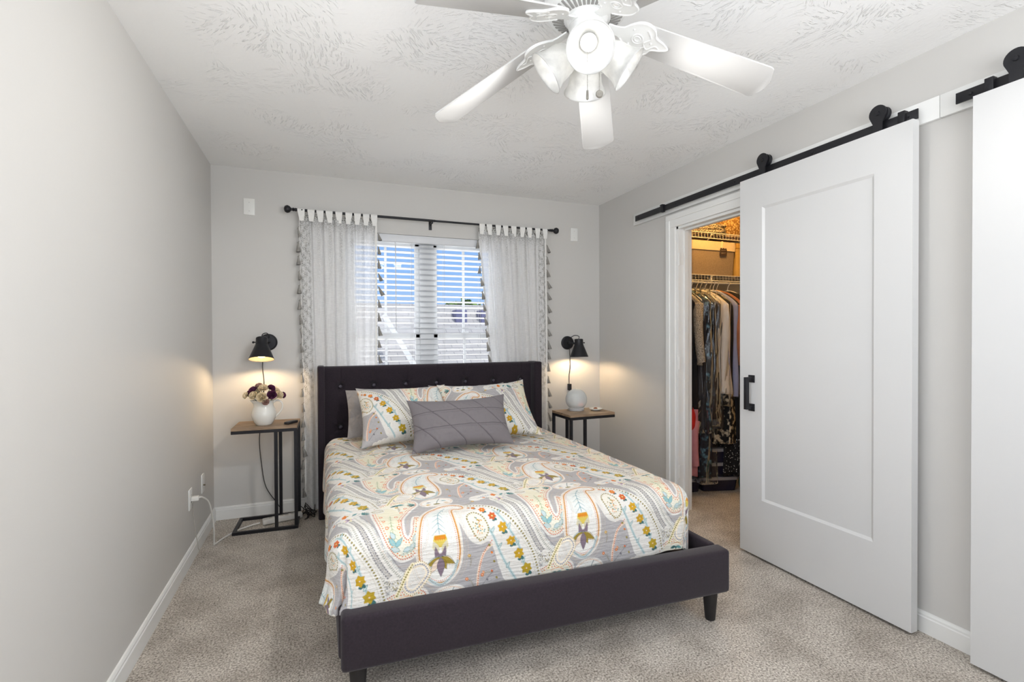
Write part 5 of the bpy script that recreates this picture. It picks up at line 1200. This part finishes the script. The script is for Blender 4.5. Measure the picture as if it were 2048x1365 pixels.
for k, (nm, lab, cat, x, m_, zb, yf, yb, t0, t1, fo, sd, fl_) in enumerate(gs):
    sl = None
    if 'pink skirt' in lab: sl = (-.205, .60, -.225, .26, .040, M_PINK)
    if nm == 'tweed_top': sl = (-.195, 1.50, -.235, 1.05, .040)
    if nm == 'jacket': sl = (-.20, 1.49, -.235, 1.02, .045)
    hm_ = (M_PINK, .70, 'pink_skirt') if 'pink skirt' in lab else (M_FLOR, .80, 'flowered_skirt') if 'cream flowered' in lab else (M_DOT, .44, 'dotted_skirt') if 'white dots' in lab else None
    g_ = garment(nm, lab, cat, x-.035, m_, zt_, zb, yf, yb, t0, t1, fo, sd, fl_, 17, sl, None, False, hm_)
    if 'pink skirt' in lab: bm = bmesh.new(); bm_tube(bm, smooth_path([(-.03, -.17, .69), (-.045, -.20, .64), (-.05, -.205, .57), (-.035, -.20, .52)], 6), lambda s: .034-.008*s, 12); obj('red_sash', bm, M_RED, g_, smooth=True)['label'] = 'bright red sash'
    if 'price tag' in lab: bm = bmesh.new(); bm_box(bm, -.040, -.038, -.19, -.135, 1.30, 1.42, .0005); obj('price_tag', bm, pm('white_tag', (222, 218, 210), .6, noise=(30, .02)), g_)['label'] = 'white paper tag'
    if k in (4, 7, 9, 11): hanger(x-.035, {4: 'silver wire hanger carrying the navy floral dress', 7: 'white hanger carrying the long white shirt', 9: 'white hanger carrying the lavender blue shirt', 11: 'blond wooden hanger carrying the rust suede jacket'}[k], {4: M_CHAIN, 11: M_WOODH}.get(k, M_WIRE))
    else: hanger(x-.035, 'white plastic hanger carrying clothes on the closet rod', M_WIRE, 'plain white hangers on the closet rod')
# clear plastic covers
def plastic():
    q = NT('clear_film'); tr = q.n('BsdfTransparent'); gl = q.n('BsdfGlossy'); gl.inputs['Roughness'].default_value = .07
    n = q.n('TexNoise'); gl.inputs[0].default_value = (.86, .93, 1, 1); n.inputs['Scale'].default_value = 6.5; n.inputs['Detail'].default_value = 1.5; n.inputs['Distortion'].default_value = 1.6; mp = q.coord((1.3, 1.3, .28)); q.l(mp, n.inputs['Vector'])
    bp = q.n('Bump'); bp.inputs['Strength'].default_value = 1; bp.inputs['Distance'].default_value = .06; q.l(n.outputs['Fac'], bp.inputs['Height']); q.l(bp.outputs[0], gl.inputs['Normal'])
    lw = q.n('LayerWeight'); lw.inputs['Blend'].default_value = .25; q.l(bp.outputs[0], lw.inputs['Normal']); r = q.ramp([(.12, (.03,)*3), (.75, (.8,)*3)]); q.l(lw.outputs['Fresnel'], r.inputs[0])
    mx = q.n('MixShader'); q.l(r.outputs[0], mx.inputs[0]); q.l(tr.outputs[0], mx.inputs[1]); q.l(gl.outputs[0], mx.inputs[2]); q.l(mx.outputs[0], q.out.inputs[0]); return q.m
M_FILM = plastic()
for x, zb, lab, sd in ((3.447, .50, 'clear plastic cover over the tagged black dress', 31), (3.497, .10, 'clear plastic cover over the long navy floral dress', 32), (3.545, .55, 'clear plastic cover over the dark plum dress', 33), (3.642, .70, 'clear plastic cover over the long white shirt', 34)):
    garment('garment_bag', lab, 'garment cover', x-.035, M_FILM, zt_+.02, zb, -.925, -.45, .042, .064, 2, sd, .02)
# bins on the floor
M_BIN = pm('smoky_plastic', (40, 38, 58), .25, noise=(6, .15)); M_LID = pm('grey_bin_lid', (158, 158, 164), .35, noise=(6, .04))
def bin_(x, y, z, w, d, h_, label, rz=-16):
    t = thing('storage_bin', label, 'storage bin', (x, y, z), math.radians(rz)); bm = bmesh.new(); tub(bm, w, d, h_-.022, inset=.010); obj('bin_body', bm, M_BIN, t, autosmooth=40)
    bm = bmesh.new(); tub(bm, w+.016, d+.016, .024, inset=.001); bmesh.ops.transform(bm, matrix=T(0, 0, h_) @ RX(180), verts=bm.verts); obj('bin_lid', bm, M_LID, t, autosmooth=40)
for k, lab in enumerate(('dark lidded storage bin on the closet floor, lowest of its stack', 'dark lidded storage bin in the middle of the closet stack', 'dark lidded storage bin on top of the closet stack')):
    bin_(3.73, -.64, .001+.115*k, .30, .36, .114, lab)
bin_(3.42, -.60, .001, .27, .30, .11, 'single dark lidded storage bin on the closet floor by the doorway edge', -10)
gb = thing('green_bag', 'dark green cloth bag slumped on the closet floor beside the bins', 'bag', (3.90, -.90, 0))
rows = []
for e in np.linspace(-PI/2, PI/2, 14): rows.append(np.stack([.085*np.cos(e)**.6*np.cos(uu)*(1+.12*np.sin(uu*5)), .08*np.cos(e)**.6*np.sin(uu)*(1+.1*np.cos(uu*4)), .085+.085*np.sin(e)+.012*np.sin(uu*6)*np.cos(e)], -1))
grid_obj('bag_cloth', np.array(rows), M_GRN, gb, None, True)
